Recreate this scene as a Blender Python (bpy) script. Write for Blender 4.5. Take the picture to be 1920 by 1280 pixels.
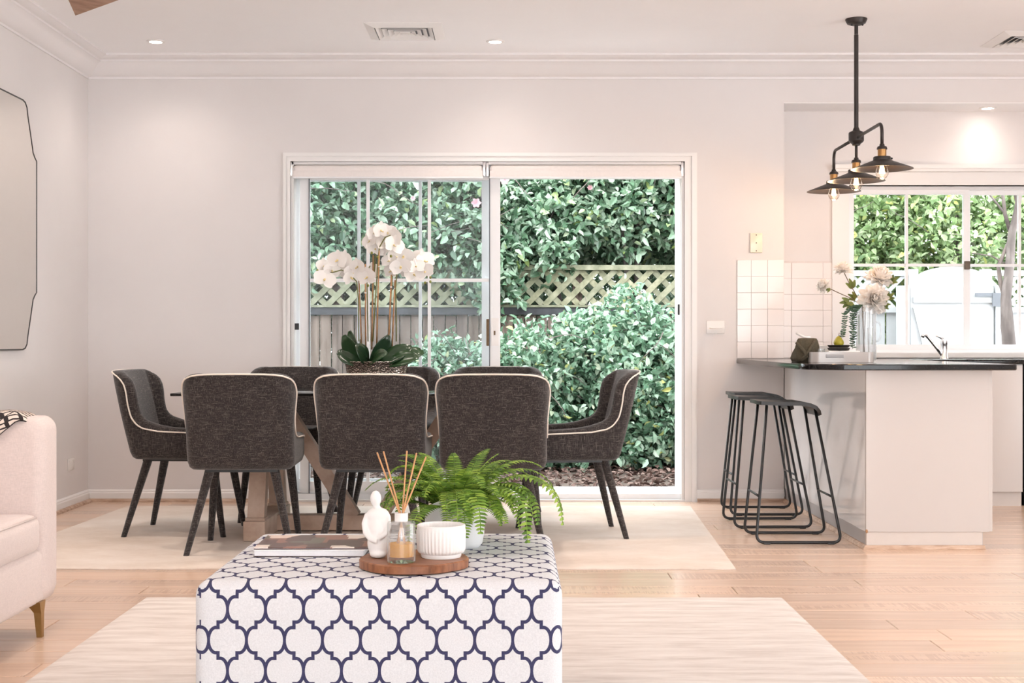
import bpy, bmesh, math, random
import numpy as np
from mathutils import Vector, Matrix

for o in list(bpy.data.objects):
    bpy.data.objects.remove(o)
S = bpy.context.scene
COL = S.collection
R = math.radians
PI = math.pi
rnd = random.Random(11)

# ------------------------------------------------------------------ camera
H = 1.01            # camera height
F = 2667.0          # focal length in pixels of the 1920 px wide frame
cam_d = bpy.data.cameras.new('camera')
cam_d.sensor_width = 36.0
cam_d.lens = 36.0 * F / 1920.0
cam_d.clip_start = 0.05
cam_d.clip_end = 200
cam = bpy.data.objects.new('camera', cam_d)
COL.objects.link(cam)
cam.location = (0, 0, H)
cam.rotation_euler = (R(90), 0, 0)
S.camera = cam

# ------------------------------------------------------------------ world
W = bpy.data.worlds.new('overcast_sky')
S.world = W
W.use_nodes = True
bg = W.node_tree.nodes['Background']
bg.inputs[0].default_value = (0.93, 0.97, 1.0, 1)
bg.inputs[1].default_value = 3.6

S.view_settings.view_transform = 'Standard'
S.view_settings.look = 'None'
S.view_settings.gamma = 1.0
S.view_settings.use_curve_mapping = False
S.view_settings.exposure = 1.16

WALL = 8.98         # distance of the dining wall
KW = 9.30           # kitchen window wall
LW = -2.677         # left wall
CEIL = 2.80
SOF = 2.518
RW = 5.2            # right wall
REAR = -5.0
LAMP = 1.0


def P(x, y, d):
    """photo pixel at distance d -> world point"""
    return ((x - 960) * d / F, d, H - (y - 640) * d / F)


# ------------------------------------------------------------------ materials
def lin(c):
    return tuple(((v / 255) / 12.92 if v / 255 <= 0.04045 else ((v / 255 + 0.055) / 1.055) ** 2.4) for v in c)


class NT:
    """small node-graph helper"""
    def __init__(s, name):
        s.m = bpy.data.materials.new(name)
        s.m.use_nodes = True
        s.t = s.m.node_tree
        s.b = s.t.nodes['Principled BSDF']
        s.out = s.t.nodes['Material Output']

    def n(s, typ, **kw):
        nd = s.t.nodes.new(typ)
        for k, v in kw.items():
            setattr(nd, k, v)
        return nd

    def l(s, a, b):
        s.t.links.new(a, b)

    def put(s, sock, v):
        if hasattr(v, 'is_linked') or isinstance(v, bpy.types.NodeSocket):
            s.l(v, sock)
        else:
            sock.default_value = v

    def m_(s, op, a, b=0.0, c=None):
        nd = s.n('ShaderNodeMath', operation=op)
        s.put(nd.inputs[0], a)
        s.put(nd.inputs[1], b)
        if c is not None:
            s.put(nd.inputs[2], c)
        return nd.outputs[0]

    def coord(s, scale=(1, 1, 1), kind='Object', loc=None):
        tc = s.n('ShaderNodeTexCoord')
        mp = s.n('ShaderNodeMapping')
        mp.inputs['Scale'].default_value = scale
        s.l(tc.outputs[kind], mp.inputs[0])
        if loc is not None:
            s.put(mp.inputs['Location'], loc)
        return mp.outputs[0]

    def noise(s, vec, scale=1.0, detail=3.0, rough=0.55):
        nd = s.n('ShaderNodeTexNoise')
        s.l(vec, nd.inputs['Vector'])
        nd.inputs['Scale'].default_value = scale
        nd.inputs['Detail'].default_value = detail
        nd.inputs['Roughness'].default_value = rough
        return nd.outputs[0]

    def ramp(s, fac, stops, interp='LINEAR'):
        nd = s.n('ShaderNodeValToRGB')
        cr = nd.color_ramp
        cr.interpolation = interp
        while len(cr.elements) < len(stops):
            cr.elements.new(0.5)
        for e, (p, c) in zip(cr.elements, stops):
            e.position = p
            e.color = (*c, 1)
        s.put(nd.inputs[0], fac)
        return nd.outputs[0]

    def mix(s, fac, a, b, typ='MIX'):
        nd = s.n('ShaderNodeMix', data_type='RGBA', blend_type=typ)
        s.put(nd.inputs[0], fac)
        for sock, v in ((nd.inputs[6], a), (nd.inputs[7], b)):
            if isinstance(v, tuple):
                sock.default_value = (*v, 1)
            else:
                s.l(v, sock)
        return nd.outputs[2]

    def bump(s, h, strength=0.2, dist=0.01):
        nd = s.n('ShaderNodeBump')
        nd.inputs['Strength'].default_value = strength
        nd.inputs['Distance'].default_value = dist
        s.l(h, nd.inputs['Height'])
        s.l(nd.outputs[0], s.b.inputs['Normal'])

    def set(s, **kw):
        names = {'col': 'Base Color', 'rough': 'Roughness', 'metal': 'Metallic', 'spec': 'Specular IOR Level',
                 'coat': 'Coat Weight', 'coatr': 'Coat Roughness', 'sub': 'Subsurface Weight',
                 'em': 'Emission Color', 'ems': 'Emission Strength', 'sheen': 'Sheen Weight', 'trans': 'Transmission Weight', 'ior': 'IOR'}
        for k, v in kw.items():
            if isinstance(v, tuple):
                v = (*v, 1)
            s.put(s.b.inputs[names[k]], v)
        return s.m


def plain(name, col, rough=0.5, var=0.06, scale=14, **kw):
    g = NT(name)
    f = g.noise(g.coord(), scale, 4)
    lo = tuple(c * (1 - var) for c in col)
    hi = tuple(min(1, c * (1 + var)) for c in col)
    g.set(col=g.ramp(f, [(0.3, lo), (0.7, hi)]), rough=rough, **kw)
    return g.m


def glass(name, tint=(0.9, 0.92, 0.93), refl=0.08, rough=0.0, haze=0.0, hcol=(0.85, 0.88, 0.9)):
    g = NT(name)
    tr = g.n('ShaderNodeBsdfTransparent')
    tr.inputs[0].default_value = (*tint, 1)
    gl = g.n('ShaderNodeBsdfGlossy')
    gl.inputs['Roughness'].default_value = rough
    gl.inputs[0].default_value = (1, 1, 1, 1)
    lw = g.n('ShaderNodeLayerWeight')
    lw.inputs[0].default_value = 0.12
    fac = g.m_('MULTIPLY_ADD', lw.outputs['Fresnel'], 0.5, refl)
    mx = g.n('ShaderNodeMixShader')
    g.l(fac, mx.inputs[0])
    g.l(tr.outputs[0], mx.inputs[1])
    g.l(gl.outputs[0], mx.inputs[2])
    last = mx.outputs[0]
    if haze > 0:
        df = g.n('ShaderNodeBsdfDiffuse')
        df.inputs[0].default_value = (*hcol, 1)
        m2 = g.n('ShaderNodeMixShader')
        m2.inputs[0].default_value = haze
        g.l(last, m2.inputs[1])
        g.l(df.outputs[0], m2.inputs[2])
        last = m2.outputs[0]
    g.l(last, g.out.inputs[0])
    return g.m


def emis(name, col, strength):
    g = NT(name)
    return g.set(col=(0.8, 0.8, 0.8), em=col, ems=strength, rough=0.4)


M = {}
M['wall'] = plain('wall_paint', (0.745, 0.705, 0.695), 0.75, 0.012, 3)
M['ceil'] = plain('ceiling_paint', (0.95, 0.935, 0.945), 0.8, 0.01, 3)
M['cornice'] = plain('cornice_paint', (0.83, 0.80, 0.80), 0.7, 0.01, 3)
M['trim'] = plain('gloss_white_trim', (0.84, 0.815, 0.80), 0.35, 0.01, 5)
M['alu'] = plain('white_powdercoat', (0.86, 0.86, 0.87), 0.3, 0.01, 5)
M['seal'] = plain('grey_seal', (0.14, 0.15, 0.17), 0.5)
M['tile'] = plain('glazed_white_tile', (0.86, 0.80, 0.78), 0.12, 0.012, 6)
M['grout'] = plain('tile_grout', (0.72, 0.66, 0.64), 0.9)
M['blind'] = plain('blind_fabric', (0.86, 0.80, 0.775), 0.8, 0.02, 60)
M['black'] = plain('black_metal', (0.012, 0.012, 0.013), 0.38, 0.1)
M['blackwood'] = plain('black_stained_wood', (0.014, 0.013, 0.013), 0.42, 0.2, 40)
M['bronze'] = plain('dark_bronze_metal', (0.035, 0.028, 0.026), 0.42, 0.15, 20, metal=0.35)
M['brass'] = plain('aged_brass', (0.42, 0.23, 0.09), 0.33, 0.12, 30, metal=0.85)
M['chrome'] = plain('chrome', (0.88, 0.89, 0.91), 0.24, 0.01, metal=1.0)
M['gold'] = plain('brushed_gold_leg', (0.42, 0.26, 0.10), 0.35, 0.08, 30, metal=0.8)
M['darkfoot'] = plain('dark_wood_foot', (0.05, 0.03, 0.02), 0.5)
M['plastic'] = plain('white_plastic', (0.85, 0.82, 0.80), 0.3, 0.01)
M['cream'] = plain('cream_plastic', (0.82, 0.74, 0.60), 0.2, 0.02)
M['screw'] = plain('screw_dark', (0.1, 0.07, 0.05), 0.4, metal=0.5)
M['ceramic'] = plain('matte_white_ceramic', (0.86, 0.84, 0.82), 0.45, 0.01)
M['potwhite'] = plain('pale_grey_pot', (0.80, 0.80, 0.81), 0.4, 0.02, 9)
M['piping'] = plain('cream_piping', (0.80, 0.72, 0.64), 0.7)
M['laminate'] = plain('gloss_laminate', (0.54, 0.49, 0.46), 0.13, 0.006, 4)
M['lamside'] = plain('gloss_laminate_side', (0.90, 0.885, 0.89), 0.07, 0.006, 4, ior=1.9)  # lighter copy of the laminate, offsets the shade on the stool side
M['kick'] = plain('kickboard_grey', (0.42, 0.40, 0.40), 0.35, 0.02)
M['kickbeige'] = plain('kickboard_beige', (0.60, 0.53, 0.48), 0.4, 0.02)
M['stone'] = plain('black_stone_top', (0.010, 0.009, 0.009), 0.09, 0.25, 120, spec=0.3)
M['appliance'] = plain('black_glass_front', (0.008, 0.008, 0.009), 0.1)
M['soil'] = plain('potting_soil', (0.035, 0.022, 0.015), 0.95, 0.5, 60)
M['olivecloth'] = plain('olive_linen', (0.085, 0.07, 0.045), 0.95, 0.25, 150)
M['matteblack'] = plain('matte_black_stoneware', (0.018, 0.016, 0.015), 0.6)
M['pear'] = plain('pear_skin', (0.46, 0.38, 0.03), 0.4, 0.2, 30)
M['twig'] = plain('stem_brown', (0.16, 0.10, 0.05), 0.7, 0.2, 40)
M['stake'] = plain('bamboo_stake', (0.42, 0.22, 0.10), 0.55, 0.2, 60)
M['stemgreen'] = plain('stem_green', (0.14, 0.15, 0.03), 0.5, 0.2, 40)
M['reed'] = plain('rattan_reed', (0.62, 0.33, 0.15), 0.6, 0.12, 60)
M['mirror'] = plain('mirror_silver', (0.80, 0.78, 0.74), 0.02, 0.005, metal=1.0)
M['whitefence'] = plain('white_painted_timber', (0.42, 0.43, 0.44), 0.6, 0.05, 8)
M['lensglow'] = emis('downlight_lens', (1.0, 0.93, 0.84), 14)
M['filament'] = emis('bulb_filament', (1.0, 0.50, 0.16), 16)
M['paneL'] = glass('door_glass', (0.93, 0.945, 0.95), 0.0, haze=0.022)  # diffuse haze stands in for the veil of reflections
M['paneK'] = glass('window_glass', (0.97, 0.98, 0.98), 0.0)
M['bulbglass'] = glass('bulb_glass', (0.98, 0.93, 0.87), 0.05)
M['clearglass'] = glass('clear_glass', (0.94, 0.95, 0.95), 0.05, haze=0.06)
M['jugglass'] = glass('jug_glass', (0.93, 0.93, 0.93), 0.05, haze=0.16)
M['oil'] = glass('amber_oil', (0.95, 0.62, 0.14), 0.02, haze=0.6, hcol=(0.95, 0.47, 0.015))


def mk_wood(name, c1, c2, c3, rough, stretch=(3, 60, 60), coat=0.0):
    g = NT(name)
    oi = g.n('ShaderNodeObjectInfo')
    comb = g.n('ShaderNodeCombineXYZ')
    g.l(g.m_('MULTIPLY', oi.outputs['Random'], 37.0), comb.inputs[0])
    g.l(g.m_('MULTIPLY', oi.outputs['Random'], 91.0), comb.inputs[1])
    v = g.coord(stretch, loc=comb.outputs[0])
    f = g.noise(v, 1.0, 5, 0.6)
    col = g.ramp(f, [(0.25, c1), (0.5, c2), (0.75, c3)])
    if coat:
        saw = g.noise(g.coord((110, 5, 1), loc=comb.outputs[0]), 1.0, 2)
        patch = g.noise(g.coord((1.7, 9, 1), loc=comb.outputs[0]), 1.0, 2)
        some = g.m_('GREATER_THAN', g.m_('FRACT', g.m_('MULTIPLY', oi.outputs['Random'], 7.3)), 0.72)
        k = g.m_('MULTIPLY', g.m_('MULTIPLY', g.m_('GREATER_THAN', saw, 0.52), g.m_('GREATER_THAN', patch, 0.5)), some)
        col = g.mix(g.m_('MULTIPLY', k, 0.35), col, lin((168, 132, 112)))
    tint = g.ramp(oi.outputs['Random'], [(0.0, (0.86, 0.86, 0.87)), (0.5, (1, 1, 1)), (1.0, (1.06, 1.02, 0.98))])
    g.set(col=g.mix(1.0, col, tint, 'MULTIPLY'), rough=rough, coat=coat, coatr=0.12)
    g.bump(f, 0.05, 0.002)
    return g.m


M['floor'] = mk_wood('blonde_floorboard', lin((204, 172, 150)), lin((220, 190, 167)), lin((232, 206, 185)), 0.3, (1.6, 26, 26), 0.3)
M['oak'] = mk_wood('limed_oak', lin((168, 140, 122)), lin((192, 166, 148)), lin((208, 186, 170)), 0.6, (8, 8, 8))
M['quad'] = mk_wood('wood_quad_trim', lin((150, 116, 92)), lin((190, 160, 138)), lin((216, 192, 174)), 0.5, (9, 30, 60))
M['board'] = mk_wood('acacia_board', lin((92, 52, 30)), lin((140, 88, 56)), lin((170, 114, 78)), 0.4, (12, 70, 12))
M['walnut'] = mk_wood('walnut_blade', lin((128, 98, 80)), lin((160, 128, 108)), lin((178, 148, 128)), 0.5, (4, 30, 30))
M['paling'] = mk_wood('weathered_paling', lin((70, 58, 52)), lin((104, 90, 82)), lin((134, 120, 112)), 0.9, (30, 30, 2))
M['lattice'] = mk_wood('mossy_lattice', lin((98, 100, 80)), lin((132, 132, 110)), lin((160, 158, 138)), 0.9, (12, 12, 12))
M['bark'] = mk_wood('pale_bark', lin((66, 58, 56)), lin((104, 94, 90)), lin((140, 130, 126)), 0.9, (14, 14, 5))
M['darkrail'] = plain('dark_rail', (0.03, 0.03, 0.035), 0.6, 0.4, 10)  # near-black rail colour
M['soilout'] = plain('garden_soil', (0.10, 0.075, 0.06), 0.95, 0.4, 12)
M['paver'] = plain('grey_paving', (0.58, 0.57, 0.56), 0.85, 0.1, 6)


def mk_fabric_dark():
    g = NT('charcoal_weave')
    h = g.noise(g.coord((28, 28, 360)), 1.0, 3, 0.7)
    v = g.noise(g.coord((360, 360, 26)), 1.0, 3, 0.7)
    blob = g.noise(g.coord((14, 14, 14)), 1.0, 2)
    mx = g.m_('MAXIMUM', h, v)
    sm = g.m_('ADD', mx, g.m_('MULTIPLY', blob, 0.06))
    col = g.ramp(sm, [(0.48, lin((25, 20, 20))), (0.58, lin((39, 32, 31))), (0.70, lin((100, 91, 87)))])
    g.set(col=col, rough=0.92, sheen=0.25)
    g.bump(mx, 0.35, 0.002)
    return g.m


M['weave'] = mk_fabric_dark()


def mk_linen(name, c, var=0.07):
    g = NT(name)
    h = g.noise(g.coord((60, 60, 420)), 1.0, 3, 0.7)
    v = g.noise(g.coord((420, 420, 60)), 1.0, 3, 0.7)
    f = g.m_('MULTIPLY_ADD', g.m_('ADD', h, v), 0.5, 0.0)
    lo = tuple(x * (1 - var) for x in c)
    hi = tuple(min(1, x * (1 + var)) for x in c)
    g.set(col=g.ramp(f, [(0.4, lo), (0.6, hi)]), rough=0.9, sheen=0.2)
    g.bump(f, 0.15, 0.002)
    return g.m


M['sofa'] = mk_linen('blush_linen', lin((214, 198, 192)))


def mk_rug_dining():
    g = NT('faded_beige_rug')
    big = g.noise(g.coord((1.1, 1.6, 1)), 1.0, 4, 0.65)
    fine = g.noise(g.coord((30, 160, 30)), 1.0, 3, 0.7)
    f = g.m_('ADD', g.m_('MULTIPLY', big, 0.75), g.m_('MULTIPLY', fine, 0.25))
    g.set(col=g.ramp(f, [(0.32, lin((204, 186, 170))), (0.5, lin((222, 208, 196))), (0.66, lin((234, 224, 215)))]), rough=0.95)
    g.bump(fine, 0.3, 0.004)
    return g.m


def mk_rug_front():
    g = NT('cream_rippled_rug')
    wob = g.noise(g.coord((1.1, 1.6, 1)), 1.0, 2)
    tc = g.n('ShaderNodeTexCoord')
    sx = g.n('ShaderNodeSeparateXYZ')
    g.l(tc.outputs['Object'], sx.inputs[0])
    yy = g.m_('MULTIPLY_ADD', wob, 0.28, sx.outputs[1])
    s = g.m_('SINE', g.m_('MULTIPLY', yy, 66.0))
    streak = g.noise(g.coord((3.5, 22, 1)), 1.0, 4, 0.7)
    f = g.m_('ADD', g.m_('MULTIPLY', s, 0.04), streak)
    g.set(col=g.ramp(f, [(0.3, lin((198, 187, 179))), (0.5, lin((214, 205, 198))), (0.7, lin((226, 219, 213)))]), rough=0.95)
    g.bump(f, 0.25, 0.006)
    return g.m


M['rugd'] = mk_rug_dining()
M['rugf'] = mk_rug_front()

OTT_A, OTT_R, OTT_U0, OTT_V0 = 0.0901, 0.0728, -0.629, 0.3756


def mk_trellis():
    """printed quatrefoil trellis, drawn from the UV (metres of cloth)"""
    g = NT('trellis_print_cotton')
    uv = g.n('ShaderNodeTexCoord').outputs['UV']
    sp = g.n('ShaderNodeSeparateXYZ')
    g.l(uv, sp.inputs[0])
    h = OTT_A / 2
    r = OTT_R
    du = g.m_('SUBTRACT', sp.outputs[0], OTT_U0)
    dv = g.m_('SUBTRACT', sp.outputs[1], OTT_V0)
    px = g.m_('PINGPONG', du, h)
    py = g.m_('PINGPONG', dv, r)
    flip = g.m_('GREATER_THAN', py, r / 2)
    # point symmetry about (h/2, r/2)
    qx = g.m_('ADD', g.m_('MULTIPLY', px, g.m_('MULTIPLY_ADD', flip, -2.0, 1.0)), g.m_('MULTIPLY', flip, h))
    qy = g.m_('ADD', g.m_('MULTIPLY', py, g.m_('MULTIPLY_ADD', flip, -2.0, 1.0)), g.m_('MULTIPLY', flip, r))
    cx, rx, ry = 0.60 * h, 0.40 * h, 0.41 * r
    ex = g.m_('DIVIDE', g.m_('SUBTRACT', qx, cx), rx)
    ey = g.m_('DIVIDE', qy, ry)
    q = g.m_('ADD', g.m_('MULTIPLY', ex, ex), g.m_('MULTIPLY', ey, ey))
    gx = g.m_('DIVIDE', ex, rx)
    gy = g.m_('DIVIDE', ey, ry)
    grad = g.m_('MULTIPLY', 2.0, g.m_('SQRT', g.m_('ADD', g.m_('MULTIPLY', gx, gx), g.m_('MULTIPLY', gy, gy))))
    de = g.m_('DIVIDE', g.m_('ABSOLUTE', g.m_('SUBTRACT', q, 1.0)), g.m_('MAXIMUM', grad, 1.0))
    left = g.m_('LESS_THAN', qx, cx)
    de = g.m_('ADD', de, left)                       # ellipse only right of its centre
    # horizontal shelf y=ry between h/2 and cx
    hx = g.m_('MAXIMUM', g.m_('MAXIMUM', g.m_('SUBTRACT', h / 2, qx), g.m_('SUBTRACT', qx, cx)), 0.0)
    hy = g.m_('ABSOLUTE', g.m_('SUBTRACT', qy, ry))
    dh = g.m_('MAXIMUM', hx, hy)
    # vertical riser x=h/2 between ry and r/2
    vy = g.m_('MAXIMUM', g.m_('SUBTRACT', ry, qy), 0.0)
    vx = g.m_('ABSOLUTE', g.m_('SUBTRACT', qx, h / 2))
    dvv = g.m_('MAXIMUM', vx, vy)
    d = g.m_('MINIMUM', de, g.m_('MINIMUM', dh, dvv))
    line = g.n('ShaderNodeMapRange')
    line.inputs['From Min'].default_value = 0.0036
    line.inputs['From Max'].default_value = 0.0044
    line.inputs['To Min'].default_value = 1.0
    line.inputs['To Max'].default_value = 0.0
    g.l(d, line.inputs['Value'])
    cloth = g.noise(g.coord((300, 300, 300)), 1.0, 2)
    basec = g.ramp(cloth, [(0.3, lin((208, 209, 212))), (0.7, lin((222, 223, 226)))])
    navy = g.ramp(cloth, [(0.3, lin((46, 46, 78))), (0.7, lin((64, 64, 100)))])
    nd = g.n('ShaderNodeMix', data_type='RGBA')
    g.l(line.outputs[0], nd.inputs[0])
    g.l(basec, nd.inputs[6])
    g.l(navy, nd.inputs[7])
    g.set(col=nd.outputs[2], rough=0.9)
    g.bump(cloth, 0.1, 0.002)
    return g.m


M['trellis'] = mk_trellis()


def mk_leaf(name, stops, rough=0.35, spec=0.5, trans=0.25):
    g = NT(name)
    ge = g.n('ShaderNodeNewGeometry')
    oi = g.n('ShaderNodeObjectInfo')
    f = g.m_('FRACT', g.m_('ADD', ge.outputs['Random Per Island'], oi.outputs['Random']))
    col = g.ramp(f, stops)
    g.set(col=col, rough=rough, spec=spec)
    tl = g.n('ShaderNodeBsdfTranslucent')
    g.l(col, tl.inputs[0])
    mx = g.n('ShaderNodeMixShader')
    mx.inputs[0].default_value = trans
    g.l(g.b.outputs[0], mx.inputs[1])
    g.l(tl.outputs[0], mx.inputs[2])
    g.l(mx.outputs[0], g.out.inputs[0])
    return g.m


M['leaf_camellia'] = mk_leaf('camellia_leaf', [(0.0, (0.05, 0.11, 0.06)), (0.4, (0.14, 0.25, 0.15)), (0.75, (0.36, 0.50, 0.36)), (0.93, (0.60, 0.70, 0.58)), (1.0, (0.40, 0.52, 0.16))], 0.3, 0.8)  # palest mint stops imitate sky highlights on the leaves
M['leaf_bush'] = mk_leaf('jasmine_leaf', [(0.0, (0.06, 0.14, 0.08)), (0.45, (0.19, 0.34, 0.22)), (0.8, (0.42, 0.58, 0.44)), (0.95, (0.62, 0.72, 0.58)), (1.0, (0.55, 0.55, 0.16))], 0.32, 0.8)  # pale upper stops stand in for sky glints
M['leaf_light'] = mk_leaf('yellowgreen_leaf', [(0.0, (0.10, 0.18, 0.06)), (0.5, (0.32, 0.44, 0.20)), (0.9, (0.55, 0.64, 0.42)), (1.0, (0.66, 0.68, 0.20))], 0.4, 0.6, 0.4)  # paler, yellower foliage colour
M['leaf_litter'] = mk_leaf('dry_leaf', [(0.0, (0.05, 0.03, 0.025)), (0.5, (0.14, 0.085, 0.07)), (1.0, (0.26, 0.19, 0.16))], 0.8, 0.3, 0.1)
M['fern'] = mk_leaf('fern_green', [(0.0, (0.08, 0.17, 0.02)), (0.5, (0.18, 0.33, 0.04)), (1.0, (0.38, 0.54, 0.08))], 0.5, 0.4, 0.3)
M['darkleaf'] = mk_leaf('orchid_leaf', [(0.0, (0.015, 0.04, 0.018)), (1.0, (0.035, 0.085, 0.03))], 0.25, 0.6, 0.05)
M['sprig'] = mk_leaf('dark_sprig', [(0.0, (0.02, 0.05, 0.03)), (1.0, (0.07, 0.13, 0.07))], 0.5, 0.4, 0.15)
M['olive_leaf'] = mk_leaf('olive_leaf', [(0.0, (0.10, 0.13, 0.03)), (1.0, (0.22, 0.24, 0.06))], 0.5, 0.4, 0.2)
M['petal'] = mk_leaf('white_petal', [(0.0, (0.90, 0.86, 0.83)), (1.0, (0.95, 0.92, 0.89))], 0.6, 0.3, 0.15)
M['pinkpetal'] = mk_leaf('pink_petal', [(0.0, (0.72, 0.40, 0.45)), (1.0, (0.84, 0.56, 0.60))], 0.6, 0.3, 0.3)
M['peonypetal'] = mk_leaf('cream_petal', [(0.0, (0.93, 0.88, 0.84)), (1.0, (0.97, 0.94, 0.90))], 0.7, 0.2, 0.4)
M['lip'] = plain('orchid_lip', (0.80, 0.66, 0.34), 0.6)
M['bud'] = plain('green_bud', (0.22, 0.23, 0.04), 0.5, 0.2, 40)


def mk_hammered():
    g = NT('hammered_metal')
    vo = g.n('ShaderNodeTexVoronoi')
    vo.feature = 'SMOOTH_F1'
    g.l(g.coord((1, 1, 1.6)), vo.inputs['Vector'])
    vo.inputs['Scale'].default_value = 110
    g.set(col=(0.66, 0.56, 0.48), metal=1.0, rough=0.25)
    g.bump(vo.outputs['Distance'], 0.7, 0.003)
    return g.m


M['hammered'] = mk_hammered()


def mk_cover():
    g = NT('magazine_cover_print')
    vo = g.n('ShaderNodeTexVoronoi')
    vo.distance = 'CHEBYCHEV'
    g.l(g.coord((7, 5, 1)), vo.inputs['Vector'])
    vo.inputs['Scale'].default_value = 2.0
    vo.inputs['Randomness'].default_value = 0.8
    sep = g.n('ShaderNodeSeparateColor')
    g.l(vo.outputs['Color'], sep.inputs[0])
    g.set(col=g.ramp(sep.outputs[0], [(0.0, lin((90, 62, 56))), (0.3, lin((150, 104, 88))), (0.5, lin((232, 210, 196))), (0.7, lin((112, 104, 92))), (0.85, lin((240, 226, 216)))], 'CONSTANT'), rough=0.3)
    return g.m


M['cover'] = mk_cover()
M['paper'] = plain('page_edges', (0.82, 0.81, 0.83), 0.7, 0.03, 200)
M['covdark'] = plain('dark_cover_edge', (0.10, 0.06, 0.06), 0.4)


def mk_throw():
    g = NT('black_cream_woven_throw')
    tc = g.n('ShaderNodeTexCoord')
    sp = g.n('ShaderNodeSeparateXYZ')
    g.l(tc.outputs['UV'], sp.inputs[0])
    u, v = sp.outputs[0], sp.outputs[1]
    # bands parallel to the front edge with diamond rows inside
    band = g.m_('FRACT', g.m_('MULTIPLY', u, 16.0))
    row = g.m_('PINGPONG', g.m_('MULTIPLY', v, 62.0), 1.0)
    dia = g.m_('ADD', g.m_('ABSOLUTE', g.m_('SUBTRACT', band, 0.5)), g.m_('MULTIPLY', row, 0.45))
    motif = g.m_('LESS_THAN', g.m_('ABSOLUTE', g.m_('SUBTRACT', dia, 0.42)), 0.13)
    edge = g.m_('GREATER_THAN', g.m_('ABSOLUTE', g.m_('SUBTRACT', band, 0.5)), 0.45)
    k = g.m_('MAXIMUM', motif, edge)
    g.set(col=g.mix(k, lin((222, 206, 194)), lin((46, 38, 38))), rough=0.95)
    return g.m


M['throw'] = mk_throw()


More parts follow.
